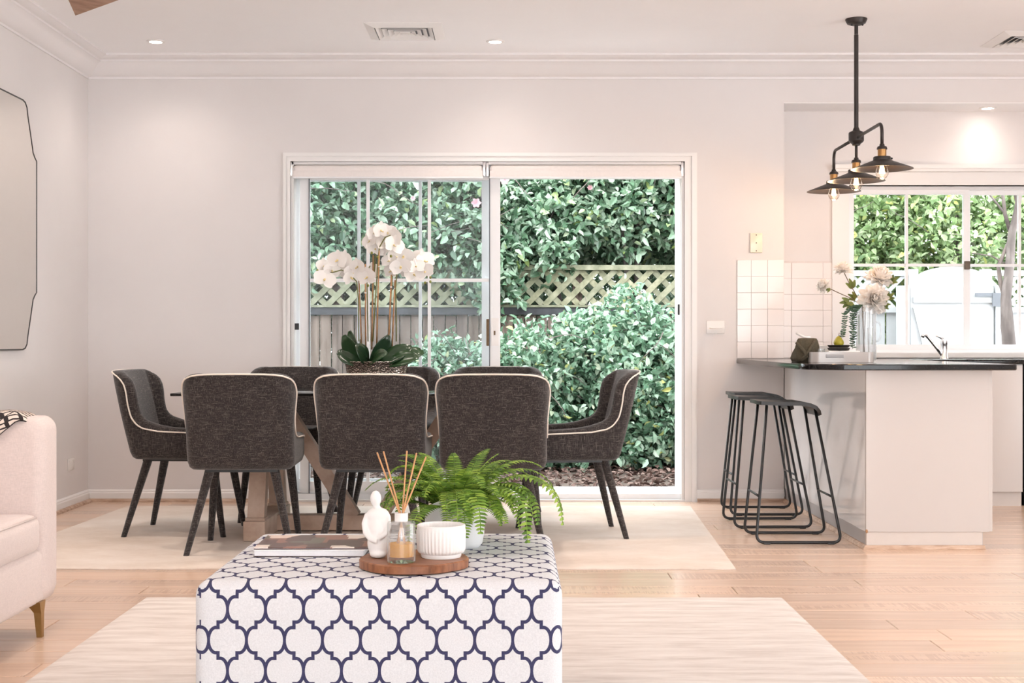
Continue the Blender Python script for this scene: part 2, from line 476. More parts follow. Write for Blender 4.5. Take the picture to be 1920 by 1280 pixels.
# ------------------------------------------------------------------ mesh builder
class MB:
    def __init__(s):
        s.v = []
        s.f = []

    def add(s, vs, fs):
        o = len(s.v)
        s.v += [tuple(p) for p in vs]
        s.f += [tuple(i + o for i in f) for f in fs]
        return s

    def box(s, x0, x1, y0, y1, z0, z1):
        x0, x1 = min(x0, x1), max(x0, x1)
        y0, y1 = min(y0, y1), max(y0, y1)
        z0, z1 = min(z0, z1), max(z0, z1)
        return s.add([(x0, y0, z0), (x1, y0, z0), (x1, y1, z0), (x0, y1, z0), (x0, y0, z1), (x1, y0, z1), (x1, y1, z1), (x0, y1, z1)],
                     [(0, 3, 2, 1), (4, 5, 6, 7), (0, 1, 5, 4), (1, 2, 6, 5), (2, 3, 7, 6), (3, 0, 4, 7)])

    def rbox(s, x0, x1, y0, y1, z0, z1, r, seg=3):
        bm = bmesh.new()
        bmesh.ops.create_cube(bm, size=1)
        for v in bm.verts:
            v.co = Vector(((x0 + x1) / 2 + v.co.x * (x1 - x0), (y0 + y1) / 2 + v.co.y * (y1 - y0), (z0 + z1) / 2 + v.co.z * (z1 - z0)))
        bmesh.ops.bevel(bm, geom=bm.edges[:], offset=r, segments=seg, profile=0.5, affect='EDGES')
        bm.verts.index_update()
        s.add([v.co for v in bm.verts], [[v.index for v in f.verts] for f in bm.faces])
        bm.free()
        return s

    def loft(s, rings, closed=True, caps=True):
        n = len(rings[0])
        vs = [p for r in rings for p in r]
        fs = []
        for i in range(len(rings) - 1):
            for j in range(n if closed else n - 1):
                k = (j + 1) % n
                fs.append((i * n + j, i * n + k, (i + 1) * n + k, (i + 1) * n + j))
        if caps and closed:
            fs.append(tuple(range(n - 1, -1, -1)))
            fs.append(tuple((len(rings) - 1) * n + j for j in range(n)))
        return s.add(vs, fs)

    def tube(s, pts, r, n=8, caps=True):
        pts = [Vector(p) for p in pts]
        rs = r if isinstance(r, (list, tuple)) else [r] * len(pts)
        rings = []
        up = None
        for i, p in enumerate(pts):
            a = pts[max(i - 1, 0)]
            b = pts[min(i + 1, len(pts) - 1)]
            t = (b - a).normalized()
            if up is None:
                up = Vector((0, 0, 1)) if abs(t.z) < 0.9 else Vector((0, 1, 0))
            sd = t.cross(up).normalized()
            up = sd.cross(t).normalized()
            rings.append([p + (sd * math.cos(2 * PI * k / n) + up * math.sin(2 * PI * k / n)) * rs[i] for k in range(n)])
        return s.loft(rings, True, caps)

    def lathe(s, prof, c=(0, 0, 0), n=28, caps=True, mod=None):
        rings = []
        for r, z in prof:
            rings.append([(c[0] + (r + (mod(2 * PI * k / n, z) if mod else 0)) * math.cos(2 * PI * k / n),
                           c[1] + (r + (mod(2 * PI * k / n, z) if mod else 0)) * math.sin(2 * PI * k / n), c[2] + z) for k in range(n)])
        return s.loft(rings, True, caps)

    def ball(s, c, rx, ry=None, rz=None, n=14, m=9):
        ry = ry or rx
        rz = rz or rx
        rings = []
        for i in range(m + 1):
            th = max(0.02, min(PI - 0.02, PI * i / m))
            rings.append([(c[0] + rx * math.sin(th) * math.cos(2 * PI * k / n), c[1] + ry * math.sin(th) * math.sin(2 * PI * k / n), c[2] - rz * math.cos(th)) for k in range(n)])
        return s.loft(rings)

    def bar(s, a, b, w, t, upv=(0, 0, 1)):
        a, b = Vector(a), Vector(b)
        d = (b - a).normalized()
        u = Vector(upv)
        sd = d.cross(u).normalized()
        u = sd.cross(d).normalized()
        vs = []
        for p in (a, b):
            for i, j in ((-1, -1), (1, -1), (1, 1), (-1, 1)):
                vs.append(p + sd * i * w / 2 + u * j * t / 2)
        return s.add(vs, [(3, 2, 1, 0), (4, 5, 6, 7), (0, 1, 5, 4), (1, 2, 6, 5), (2, 3, 7, 6), (3, 0, 4, 7)])

    def mesh(s, name, mat, smooth=False):
        me = bpy.data.meshes.new(name)
        me.from_pydata(s.v, [], s.f)
        me.validate()
        bm = bmesh.new()
        bm.from_mesh(me)
        bmesh.ops.recalc_face_normals(bm, faces=bm.faces[:])
        bm.to_mesh(me)
        bm.free()
        me.materials.append(mat)
        if smooth:
            for p in me.polygons:
                p.use_smooth = True
            if smooth is not True:
                me.set_sharp_from_angle(angle=R(smooth))
        return me

    def build(s, name, mat, parent=None, smooth=False, loc=None):
        o = bpy.data.objects.new(name, s.mesh(name, mat, smooth))
        COL.objects.link(o)
        if parent is not None:
            o.parent = parent
        if loc is not None:
            o.location = loc
        return o


def obj(name, me, parent=None, loc=(0, 0, 0), rot=(0, 0, 0), scale=None):
    o = bpy.data.objects.new(name, me)
    COL.objects.link(o)
    if parent is not None:
        o.parent = parent
    o.location = loc
    o.rotation_euler = rot
    if scale is not None:
        o.scale = scale
    return o


def tag(o, label=None, cat=None, group=None, kind=None):
    if label:
        o['label'] = label
    if cat:
        o['category'] = cat
    if group:
        o['group'] = group
    if kind:
        o['kind'] = kind
    return o


def thing(name, label, cat, loc=(0, 0, 0), rotz=0.0, group=None, kind=None):
    o = bpy.data.objects.new(name, None)
    o.empty_display_size = 0.1
    COL.objects.link(o)
    o.location = loc
    o.rotation_euler = (0, 0, rotz)
    return tag(o, label, cat, group, kind)


def copy_tree(o, parent=None):
    c = o.copy()
    COL.objects.link(c)
    c.parent = parent
    for ch in list(o.children):
        copy_tree(ch, c)
    return c


def struct(name, mb, mat, label, cat, smooth=False):
    return tag(mb.build(name, mat, None, smooth), label, cat, kind='structure')


# ------------------------------------------------------------------ room shell
def build_shell():
    # floor slab + individual boards running across the room
    fl = struct('floor', MB().box(LW - 0.1, RW + 0.1, REAR, KW, -0.10, -0.012), M['grout'], 'blonde timber board floor under the whole room', 'floor')
    pw = 0.176
    meshes = {}
    MB().box(LW, RW, REAR, 2.0, -0.012, -0.0005).build('plain_boards', M['floor'], fl)   # behind the viewer
    y = 2.0
    while y < KW - 0.01:
        w = min(pw, KW - y)
        x = LW - rnd.uniform(0, 1.5)
        while x < RW:
            L = rnd.choice([1.2, 1.5, 1.8, 2.1])
            x0, x1 = max(x, LW), min(x + L, RW)
            x += L
            if x1 - x0 < 0.03:
                continue
            g = 0.0013
            key = (round(x1 - x0, 3), round(w, 3))
            if key not in meshes:
                mb = MB()
                l2, w2, b = key[0] / 2 - g, key[1] / 2 - g, 0.002
                rings = [[(-l2, -w2, -0.012), (l2, -w2, -0.012), (l2, w2, -0.012), (-l2, w2, -0.012)],
                         [(-l2, -w2, -b), (l2, -w2, -b), (l2, w2, -b), (-l2, w2, -b)],
                         [(-l2 + b, -w2 + b, 0), (l2 - b, -w2 + b, 0), (l2 - b, w2 - b, 0), (-l2 + b, w2 - b, 0)]]
                meshes[key] = mb.loft(rings).mesh('floorboard', M['floor'])
            obj('plank', meshes[key], fl, ((x0 + x1) / 2, y + w / 2, 0))
        y += pw
    struct('wall_left', MB().box(LW - 0.12, LW, REAR, KW + 0.2, 0, CEIL + 0.05), M['wall'], 'plain pinkish-white wall on the left with the mirror', 'wall')
    # dining wall with the sliding-door opening, plus the bulkhead over the kitchen recess
    dx0, dx1, dz1 = -1.397, 1.088, 2.145
    cx = 1.717
    mb = MB()
    mb.box(LW, dx0, WALL, KW + 0.2, 0, CEIL + 0.05)
    mb.box(dx0, dx1, WALL, KW - 0.12, dz1, CEIL + 0.05)
    mb.box(dx1, cx, WALL, KW + 0.2, 0, CEIL + 0.05)
    mb.box(cx, RW, WALL, KW + 0.2, SOF, CEIL + 0.05)
    wb = struct('wall_back', mb, M['wall'], 'pinkish-white dining wall around the sliding garden door', 'wall')
    struct('trim_3', MB().box(cx, RW, WALL + 0.001, KW, SOF - 0.004, SOF), M['ceil'], 'soffit skin in lighter ceiling paint, added to brighten the kitchen recess', 'soffit')  # thin added skin, its lighter paint brightens the dim underside
    # kitchen window wall
    kx0, kx1, kz0, kz1 = 2.20, 3.86, 0.935, 2.03
    mb = MB()
    mb.box(cx, kx0, KW, KW + 0.2, 0, SOF)
    mb.box(kx1, RW, KW, KW + 0.2, 0, SOF)
    mb.box(kx0, kx1, KW, KW + 0.2, kz1, SOF)
    mb.box(kx0, kx1, KW, KW + 0.2, 0, kz0)
    wk = struct('wall_kitchen', mb, M['wall'], 'white kitchen wall around the sink window', 'wall')
    # right wall and rear wall (outside the frame): wide openings added to let daylight in
    mb = MB()
    mb.box(RW, RW + 0.12, 5.6, KW + 0.2, 0, CEIL + 0.05)
    mb.box(RW, RW + 0.12, REAR, 2.6, 0, CEIL + 0.05)
    mb.box(RW, RW + 0.12, 2.6, 5.6, 2.2, CEIL + 0.05)
    struct('wall_right', mb, M['wall'], 'white wall on the right with wide opening added for daylight', 'wall')
    mb = MB()
    mb.box(LW, RW, REAR - 0.12, REAR, 2.2, CEIL + 0.05)
    mb.box(LW - 0.12, LW + 0.6, REAR - 0.12, REAR, 0, 2.2)
    mb.box(RW - 0.6, RW + 0.12, REAR - 0.12, REAR, 0, 2.2)
    struct('wall_rear', mb, M['wall'], 'white wall behind the viewer with wide opening added for daylight', 'wall')
    struct('ceiling', MB().box(LW - 0.12, RW + 0.12, REAR - 0.12, KW + 0.2, CEIL, CEIL + 0.12), M['ceil'], 'flat white plaster ceiling', 'ceiling')

    # cornices: profile of (projection, drop)
    prof = [(0.0, 0.135), (0.008, 0.135), (0.008, 0.122), (0.02, 0.118), (0.045, 0.10), (0.075, 0.066), (0.10, 0.046), (0.11, 0.044), (0.11, 0.032), (0.125, 0.030), (0.143, 0.017), (0.158, 0.012), (0.158, 0.0), (0.0, 0.0)]
    a = [(LW + p, WALL - p, CEIL - d) for p, d in prof]
    b = [(RW, WALL - p, CEIL - d) for p, d in prof]
    c = [(LW + p, REAR, CEIL - d) for p, d in prof]
    struct('trim_1', MB().loft([a, b]), M['cornice'], 'stepped plaster cornice above the dining wall', 'cornice', smooth=40)
    struct('trim_2', MB().loft([c, a]), M['cornice'], 'stepped plaster cornice above the left wall', 'cornice', smooth=40)

    # skirting boards with a timber quad bead at the floor
    def skirt(name, x0, x1, y0, y1, nx, ny, label):
        mb = MB()
        ring0, ring1 = [], []
        pr = [(0, 0), (0.016, 0), (0.016, 0.055), (0.012, 0.062), (0.012, 0.068), (0.006, 0.076), (0, 0.078)]
        for p, z in pr:
            ring0.append((x0 + nx * p, y0 + ny * p, z))
            ring1.append((x1 + nx * p, y1 + ny * p, z))
        o = struct(name, mb.loft([ring0, ring1]), M['trim'], label, 'baseboard')
        qr = [(0.016, 0.0), (0.036, 0.0), (0.034, 0.009), (0.027, 0.017), (0.016, 0.021)]
        r0 = [(x0 + nx * p, y0 + ny * p, z) for p, z in qr]
        r1 = [(x1 + nx * p, y1 + ny * p, z) for p, z in qr]
        q = MB().loft([r0, r1]).build('quad_bead', M['quad'], o)
        q['label'] = 'timber quarter-round bead'
    skirt('baseboard_left', LW, LW, REAR, WALL, 1, 0, 'white skirting along the left wall')
    skirt('baseboard_back', LW, -1.446, WALL, WALL, 0, -1, 'white skirting left of the sliding door')
    skirt('baseboard_back_right', 1.167, 1.717, WALL, WALL, 0, -1, 'short white skirting between door and breakfast bar')

    # tiles: 3 columns on the end of the dining wall
    t = 0.1035
    gx = 0.0012
    MB().box(1.420, 1.7165, WALL - 0.004, WALL, 0.9, 1.515).build('tile_grout', M['grout'], wb)
    base = MB().rbox(0, t - gx, -0.006, 0, 0, t - gx, 0.001, 1).mesh('wall_tile', M['tile'], 40)
    cut = MB().rbox(0, 0.088 - gx, -0.006, 0, 0, t - gx, 0.001, 1).mesh('wall_tile_cut', M['tile'], 40)
    for r_ in range(6):
        z = 0.9 + 0.004 + r_ * t
        if z > 1.45:
            continue
        obj('tile', cut, wb, (1.421, WALL - 0.003, z))
        obj('tile', base, wb, (1.509, WALL - 0.003, z))
        obj('tile', base, wb, (1.6125, WALL - 0.003, z))
    # kitchen wall: wider tiles up to the window jamb
    MB().box(1.72, 2.10, KW - 0.004, KW, 0.9, 1.535).build('tile_grout', M['grout'], wk)
    wide = MB().rbox(0, 0.205 - gx, -0.006, 0, 0, t - gx, 0.001, 1).mesh('kitchen_tile', M['tile'], 40)
    half = MB().rbox(0, 0.103 - gx, -0.006, 0, 0, t - gx, 0.001, 1).mesh('kitchen_tile_half', M['tile'], 40)
    for r_ in range(6):
        z = 0.9 + 0.004 + r_ * t
        obj('tile', half, wk, (1.722, KW - 0.003, z))
        obj('tile', wide, wk, (1.827, KW - 0.003, z))
        obj('tile', half, wk, (2.034 - 0.002, KW - 0.003, z), scale=(0.66, 1, 1))
    return dx0, dx1, dz1, kx0, kx1, kz0, kz1


DX0, DX1, DZ1, KX0, KX1, KZ0, KZ1 = build_shell()


# ------------------------------------------------------------------ sliding door
def wx(px, d=9.05):
    return (px - 960) * d / F


def wz(py, d=9.05):
    return H - (py - 640) * d / F


def sash(parent, name, x0, x1, z0, z1, y, st_l, st_r, rail_t, rail_b, mx, mz, mat, depth=0.035, hz=0.02):
    """one glazed sash: frame, muntins and a pane for each light"""
    e = bpy.data.objects.new(name, None)
    COL.objects.link(e)
    e.parent = parent
    fr = MB()
    fr.box(x0, x0 + st_l, y - depth / 2, y + depth / 2, z0, z1)
    fr.box(x1 - st_r, x1, y - depth / 2, y + depth / 2, z0, z1)
    fr.box(x0 + st_l, x1 - st_r, y - depth / 2, y + depth / 2, z0, z0 + rail_b)
    fr.box(x0 + st_l, x1 - st_r, y - depth / 2, y + depth / 2, z1 - rail_t, z1)
    fr.build('sash_frame', M['alu'], e)
    gx0, gx1, gz0, gz1 = x0 + st_l, x1 - st_r, z0 + rail_b, z1 - rail_t
    for x in mx:
        MB().box(x - hz / 2, x + hz / 2, y - 0.011, y + 0.011, gz0, gz1).build('muntin', M['alu'], e)
    for z in mz:
        MB().box(gx0, gx1, y - 0.010, y + 0.010, z - hz / 2, z + hz / 2).build('muntin', M['alu'], e)
    xs = [gx0] + list(mx) + [gx1]
    zs = [gz0] + list(mz) + [gz1]
    for i in range(len(xs) - 1):
        for j in range(len(zs) - 1):
            MB().box(xs[i], xs[i + 1], y - 0.002, y + 0.002, zs[j], zs[j + 1]).build('pane', mat, e)
    return e


def build_door():
    d = thing('door_1', 'white sliding garden door, right half slid open', 'door', (0, 0, 0), kind='structure')
    # casing with stepped profile
    c = MB()
    ox0, ox1, oz1 = -1.446, 1.167, 2.200
    y = WALL
    for (a, b, t) in ((0.0, 1.0, 0.012), (0.12, 0.42, 0.022), (0.62, 1.0, 0.018)):
        wl, wr, wt = DX0 - ox0, ox1 - DX1, oz1 - DZ1
        c.box(ox0 + a * wl, ox0 + b * wl, y - t, y, 0, oz1 - a * wt)
        c.box(ox1 - b * wr, ox1 - a * wr, y - t, y, 0, oz1 - a * wt)
        c.box(ox0 + b * wl, ox1 - b * wr, y - t, y, oz1 - b * wt, oz1 - a * wt)
    c.build('casing', M['trim'], d)
    f = MB()
    f.box(DX0, DX0 + 0.018, WALL, WALL + 0.19, 0, DZ1)
    f.box(DX1 - 0.018, DX1, WALL, WALL + 0.19, 0, DZ1)
    f.box(DX0, DX1, WALL, WALL + 0.19, DZ1 - 0.018, DZ1)
    f.build('jamb_lining', M['trim'], d)
    sl = MB()
    sl.box(DX0 - 0.03, DX1 + 0.03, WALL - 0.012, WALL + 0.20, 0.0, 0.012)
    sl.box(DX0, DX1, WALL + 0.03, WALL + 0.046, 0.012, 0.045)
    sl.box(DX0, DX1, WALL + 0.10, WALL + 0.118, 0.012, 0.052)
    sl.box(DX0, DX1, WALL + 0.17, WALL + 0.20, 0.012, 0.056)
    sl.build('sill_track', M['alu'], d)
    hd = MB()
    hd.box(DX0, DX1, WALL + 0.05, WALL + 0.19, DZ1 - 0.09, DZ1 - 0.018)
    hd.build('head_frame', M['alu'], d)
    z0, z1 = 0.046, DZ1 - 0.05
    hz = wz(525)
    s1 = sash(d, 'inner_sash', wx(563), wx(938), z0, z1, WALL + 0.075, 0.062, 0.066, 0.06, 0.075, [wx(690), wx(805)], [hz], M['paneL'])
    sash(d, 'sliding_sash', wx(545), wx(919), z0 + 0.01, z1, WALL + 0.14, 0.05, 0.055, 0.06, 0.075, [wx(673, 9.12), wx(788, 9.12)], [hz], M['paneL'])
    k = MB()
    k.box(wx(921), wx(935), WALL + 0.048, WALL + 0.058, wz(648), wz(596))
    k.build('lock_plate', M['plastic'], s1)
    k = MB()
    k.box(wx(912), wx(917), WALL + 0.05, WALL + 0.06, wz(648), wz(598))
    k.box(wx(926), wx(929), WALL + 0.044, WALL + 0.05, wz(628), wz(620))
    h = k.build('pull_handle', M['twig'], s1)
    h['label'] = 'brown recessed pull'
    MB().box(DX0 + 0.018, wx(561), WALL + 0.05, WALL + 0.062, wz(618), wz(606)).build('latch_keeper', M['black'], d)
    MB().box(DX1 - 0.030, DX1 - 0.018, WALL + 0.10, WALL + 0.115, wz(590), wz(570)).build('latch_keeper', M['black'], d)
    MB().box(wx(579.5), wx(581.5), WALL + 0.05, WALL + 0.058, z0, z1).build('rubber_seal', M['seal'], s1)
    MB().box(wx(917), wx(919), WALL + 0.05, WALL + 0.058, z0 + 0.1, z1).build('rubber_seal', M['seal'], s1)

    def blind(x0, x1, label):
        t = thing('roller_blind', label, 'blind', ((x0 + x1) / 2, WALL + 0.03, wz(337)), group='roller blinds over the sliding door')
        hw = (x1 - x0) / 2
        zt = wz(311) - wz(337)
        MB().rbox(-hw + 0.012, hw - 0.012, -0.03, 0.03, 0.03, zt, 0.02, 4).build('rolled_fabric', M['blind'], t, 40)
        MB().rbox(-hw + 0.012, hw - 0.012, -0.034, -0.024, 0.0, 0.05, 0.003, 2).build('fabric_skirt', M['blind'], t, 40)
        MB().rbox(-hw + 0.01, hw - 0.01, -0.036, -0.022, 0.0, 0.012, 0.003, 2).build('bottom_bar', M['alu'], t, 40)
        for s_ in (-1, 1):
            MB().rbox(s_ * hw - 0.012, s_ * hw + 0.006, -0.034, 0.03, 0.015, zt + 0.02, 0.003, 2).build('bracket', M['chrome'], t, 40)
        return t
    b1 = blind(wx(549), wx(909), 'cream roller blind rolled up above the closed left door panel')
    b2 = blind(wx(915), wx(1278), 'cream roller blind rolled up above the open right doorway')
    for b, px in ((b1, 551), (b2, 1276)):
        x = wx(px) - b.location.x
        z1_ = wz(330) - b.location.z
        z0_ = wz(588) - b.location.z
        pts = [(x - 0.008, -0.02, z1_), (x - 0.008, -0.02, z0_ + 0.02), (x - 0.004, -0.02, z0_), (x + 0.004, -0.02, z0_), (x + 0.008, -0.02, z0_ + 0.02), (x + 0.006, -0.02, z1_)]
        MB().tube(pts, 0.0022, 5).build('chain', M['plastic'], b, True)


build_door()


# ------------------------------------------------------------------ kitchen window
def build_window():
    w = thing('window_1', 'white sliding kitchen window above the sink', 'window', (0, 0, 0), kind='structure')
    c = MB()
    c.box(KX0 - 0.02, KX1 + 0.02, KW - 0.02, KW + 0.1, KZ1, KZ1 + 0.02)
    c.box(KX0 - 0.11, KX0, KW - 0.018, KW, KZ0, KZ1 + 0.10)
    c.box(KX1, KX1 + 0.11, KW - 0.018, KW, KZ0, KZ1 + 0.10)
    c.box(KX0, KX1, KW - 0.018, KW, KZ1, KZ1 + 0.10)
    c.box(KX0 - 0.10, KX1 + 0.10, KW - 0.055, KW, KZ1 + 0.085, KZ1 + 0.105)
    c.box(KX0 - 0.11, KX1 + 0.11, KW - 0.07, KW, KZ1 + 0.105, KZ1 + 0.13)
    c.build('casing', M['trim'], w)
    MB().box(KX0 - 0.02, KX1 + 0.02, KW - 0.028, KW + 0.2, KZ0 - 0.03, KZ0 + 0.001).build('window_sill', M['trim'], w)
    j = MB()
    j.box(KX0, KX0 + 0.02, KW + 0.06, KW + 0.16, KZ0, KZ1)
    j.box(KX1 - 0.02, KX1, KW + 0.06, KW + 0.16, KZ0, KZ1)
    j.box(KX0, KX1, KW + 0.06, KW + 0.16, KZ0, KZ0 + 0.02)
    j.box(KX0, KX1, KW + 0.06, KW + 0.16, KZ1 - 0.02, KZ1)
    j.build('frame', M['alu'], w)
    D = KW + 0.1
    xm = (812 + 0 - 0) and (1812 - 960) * D / F
    z = H - (497 - 640) * D / F
    s1 = sash(w, 'sash', KX0 + 0.02, xm + 0.015, KZ0 + 0.02, KZ1 - 0.02, KW + 0.095, 0.035, 0.04, 0.03, 0.035, [(1699 - 960) * D / F], [z], M['paneK'], 0.03, 0.018)
    sash(w, 'sash', xm - 0.01, KX1 - 0.02, KZ0 + 0.02, KZ1 - 0.02, KW + 0.13, 0.04, 0.035, 0.03, 0.035, [(1914 - 960) * D / F], [z], M['paneK'], 0.03, 0.018)
    MB().rbox(xm - 0.022, xm + 0.012, KW + 0.055, KW + 0.08, z - 0.03, z + 0.025, 0.004, 2).build('latch', M['screw'], s1, 40)


build_window()


# ------------------------------------------------------------------ ceiling fittings
def lamp_spot(name, parent, loc, energy, col, angle=140, blend=1.0, size=0.05):
    ld = bpy.data.lights.new(name, 'SPOT')
    ld.energy = energy
    ld.color = col
    ld.spot_size = R(angle)
    ld.spot_blend = blend
    ld.shadow_soft_size = size
    o = bpy.data.objects.new(name, ld)
    COL.objects.link(o)
    o.parent = parent
    o.location = loc
    return o


WARM = (1.0, 0.87, 0.77)


def downlight(x, y, z, label, e=8, ang=140):
    t = thing('downlight', label, 'downlight', (x, y, z), group='recessed ceiling downlights')
    MB().lathe([(0.036, 0.0), (0.036, -0.006), (0.041, -0.009), (0.053, -0.006), (0.055, 0.0)], n=32, caps=False).build('trim_ring', M['trim'], t, True)
    MB().lathe([(0.001, -0.003), (0.036, -0.004), (0.036, 0.0), (0.001, 0.0)], n=28).build('lens', M['lensglow'], t, 40)
    lamp_spot('lamp', t, (0, 0, -0.02), e * LAMP, WARM, ang)


downlight(-2.124, 8.48, CEIL, 'recessed downlight in the ceiling near the left wall')
downlight(-0.10, 8.48, CEIL, 'recessed downlight in the ceiling above the sliding door')
downlight(3.06, 9.15, SOF - 0.004, 'recessed downlight in the soffit above the kitchen window', 2)
for (x, y, e, lab) in ((-1.6, 4.2, 33, 'unseen fill lamp added over the sofa end of the living room'), (1.0, 4.2, 11, 'unseen fill lamp added over the middle of the living room'),
                       (3.4, 4.6, 14, 'unseen fill lamp added over the kitchen side of the room'), (3.9, 7.4, 48, 'unseen fill lamp added over the kitchen aisle'),
                       (-1.4, 1.6, 12, 'unseen fill lamp added at left behind the viewer'), (1.2, 1.6, 12, 'unseen fill lamp added at right behind the viewer'),
                       (-1.1, 5.9, 36, 'unseen fill lamp added between living and dining area'), (1.0, 6.2, 24, 'unseen fill lamp added before the bar stools'),
                       (-2.12, 7.1, 30, 'unseen fill lamp added over the left end of the dining table'), (-0.10, 7.1, 30, 'unseen fill lamp added over the right half of the dining table')):
    downlight(x, y, CEIL, lab, e, 115)  # out-of-view fill lamps, added to brighten the room and ceiling


def vent(x0, x1, y0, y1, label, tilt):
    cx, cy = (x0 + x1) / 2, (y0 + y1) / 2
    t = thing('ceiling_vent', label, 'vent', (cx, cy, CEIL), group='square ceiling air vents')
    hx, hy = (x1 - x0) / 2, (y1 - y0) / 2

    def ring(o0, z0, o1, z1, name, mat):
        a = [(-hx + o0, -hy + o0, z0), (hx - o0, -hy + o0, z0), (hx - o0, hy - o0, z0), (-hx + o0, hy - o0, z0)]
        b = [(-hx + o1, -hy + o1, z1), (hx - o1, -hy + o1, z1), (hx - o1, hy - o1, z1), (-hx + o1, hy - o1, z1)]
        a2 = [(p[0], p[1], p[2] + 0.003) for p in a]
        b2 = [(p[0], p[1], p[2] + 0.003) for p in b]
        MB().loft([a, b, b2, a2, a], caps=False).build(name, mat, t)
    ring(0.0, -0.002, 0.055, -0.020, 'flange', M['trim'])
    MB().box(-hx + 0.05, hx - 0.05, -hy + 0.05, hy - 0.05, -0.0035, -0.001).build('throat_shade', M['seal'], t)  # dark sheet standing in for the shade behind the louvres
    for i in range(4):
        o = 0.06 + i * 0.033
        ring(o, -0.019, o + 0.026, -0.005, 'louvre', M['trim'])
    MB().box(-0.03, 0.03, -0.03, 0.03, -0.018, -0.006).build('centre_plate', M['trim'], t)


vent(-0.835, -0.395, 7.98, 8.42, 'square white ceiling vent near the middle above the dining table', 0)
vent(2.84, 3.28, 8.20, 8.64, 'square ceiling vent at the right edge above the kitchen', 0)


def pendant():
    X, Y0 = 1.912, 7.90
    t = thing('pendant_light', 'dark bronze three-shade pendant lamp hanging over the breakfast bar', 'pendant lamp', (X, Y0, CEIL))
    MB().lathe([(0.002, 0), (0.060, 0), (0.060, -0.006), (0.050, -0.026), (0.030, -0.034), (0.002, -0.034)], n=28).build('ceiling_rose', M['bronze'], t, 40)
    for s_ in (-1, 1):
        MB().ball((s_ * 0.03, -0.02, -0.036), 0.006, n=8, m=5).build('rose_screw', M['black'], t, True)
    MB().tube([(0, 0, -0.03), (0, 0, -0.085)], 0.011, 12).build('hanger_joint', M['bronze'], t, 40)
    zh = 2.145 - CEIL
    MB().tube([(0, 0, -0.088), (0, 0, zh + 0.03)], 0.0125, 12).build('rod', M['bronze'], t, 40)
    MB().lathe([(0.004, 0.055), (0.014, 0.052), (0.020, 0.036), (0.040, 0.026), (0.042, 0.02), (0.042, -0.022), (0.036, -0.03), (0.022, -0.040), (0.022, -0.046), (0.004, -0.052)], (0, 0, zh), 28).build('hub', M['bronze'], t, 35)
    rim = 1.90 - CEIL
    arms = {-0.55: None, 0.0: None, 0.55: None}
    for dy in arms:
        if dy == 0:
            MB().tube([(0, 0, zh - 0.04), (0, 0, rim + 0.125)], 0.008, 10).build('arm', M['bronze'], t, True)
        else:
            s_ = 1 if dy > 0 else -1
            za = zh - 0.005
            pts = [(0, s_ * 0.03, za)]
            for k in range(7):
                a = PI / 2 * k / 6
                pts.append((0, dy - s_ * 0.05 + s_ * 0.05 * math.sin(a), za - 0.05 + 0.05 * math.cos(a)))
            pts.append((0, dy, rim + 0.125))
            MB().tube(pts, 0.009, 10).build('arm', M['bronze'], t, True)
        so = MB().lathe([(0.004, 0.132), (0.010, 0.13), (0.012, 0.121), (0.022, 0.115), (0.025, 0.108), (0.025, 0.104), (0.022, 0.103), (0.022, 0.058), (0.004, 0.058)], (0, dy, rim), 24).build('socket', M['brass'], t, 40)
        MB().lathe([(0.012, 0.1305), (0.0135, 0.121), (0.0235, 0.116), (0.0265, 0.108), (0.0265, 0.102), (0.022, 0.102)], (0, dy, rim), 24, caps=False).build('socket_cap', M['bronze'], so, 40)
        sh = MB().lathe([(0.022, 0.066), (0.043, 0.064), (0.045, 0.058), (0.045, 0.046), (0.070, 0.036), (0.156, 0.003), (0.1585, 0.0), (0.1555, 0.0), (0.070, 0.032), (0.042, 0.042), (0.022, 0.046)], (0, dy, rim), 40, caps=False).build('shade', M['bronze'], t, 35)
        MB().ball((0.05, dy, rim + 0.055), 0.006, n=8, m=5).build('thumb_screw', M['black'], sh, True)
        bu = MB().lathe([(0.013, 0.055), (0.014, 0.035), (0.026, 0.012), (0.033, -0.010), (0.032, -0.028), (0.023, -0.044), (0.010, -0.052), (0.002, -0.053)], (0, dy, rim), 20, caps=False).build('bulb', M['bulbglass'], t, True)
        fm = MB()
        for k in range(6):
            a = 2 * PI * k / 6
            fm.tube([(0.006 * math.cos(a), dy + 0.006 * math.sin(a), rim + 0.022), (0.013 * math.cos(a), dy + 0.013 * math.sin(a), rim - 0.022)], 0.0024, 5)
        fm.ball((0, dy, rim + 0.0), 0.012, 0.012, 0.018, 10, 8)
        fm.build('filament', M['filament'], bu)
        ld = bpy.data.lights.new('bulb_light', 'POINT')
        ld.energy = 2.5 * LAMP
        ld.color = (1.0, 0.62, 0.32)
        ld.shadow_soft_size = 0.03
        lo = bpy.data.objects.new('bulb_light', ld)
        COL.objects.link(lo)
        lo.parent = t
        lo.location = (0, dy, rim - 0.07)


pendant()


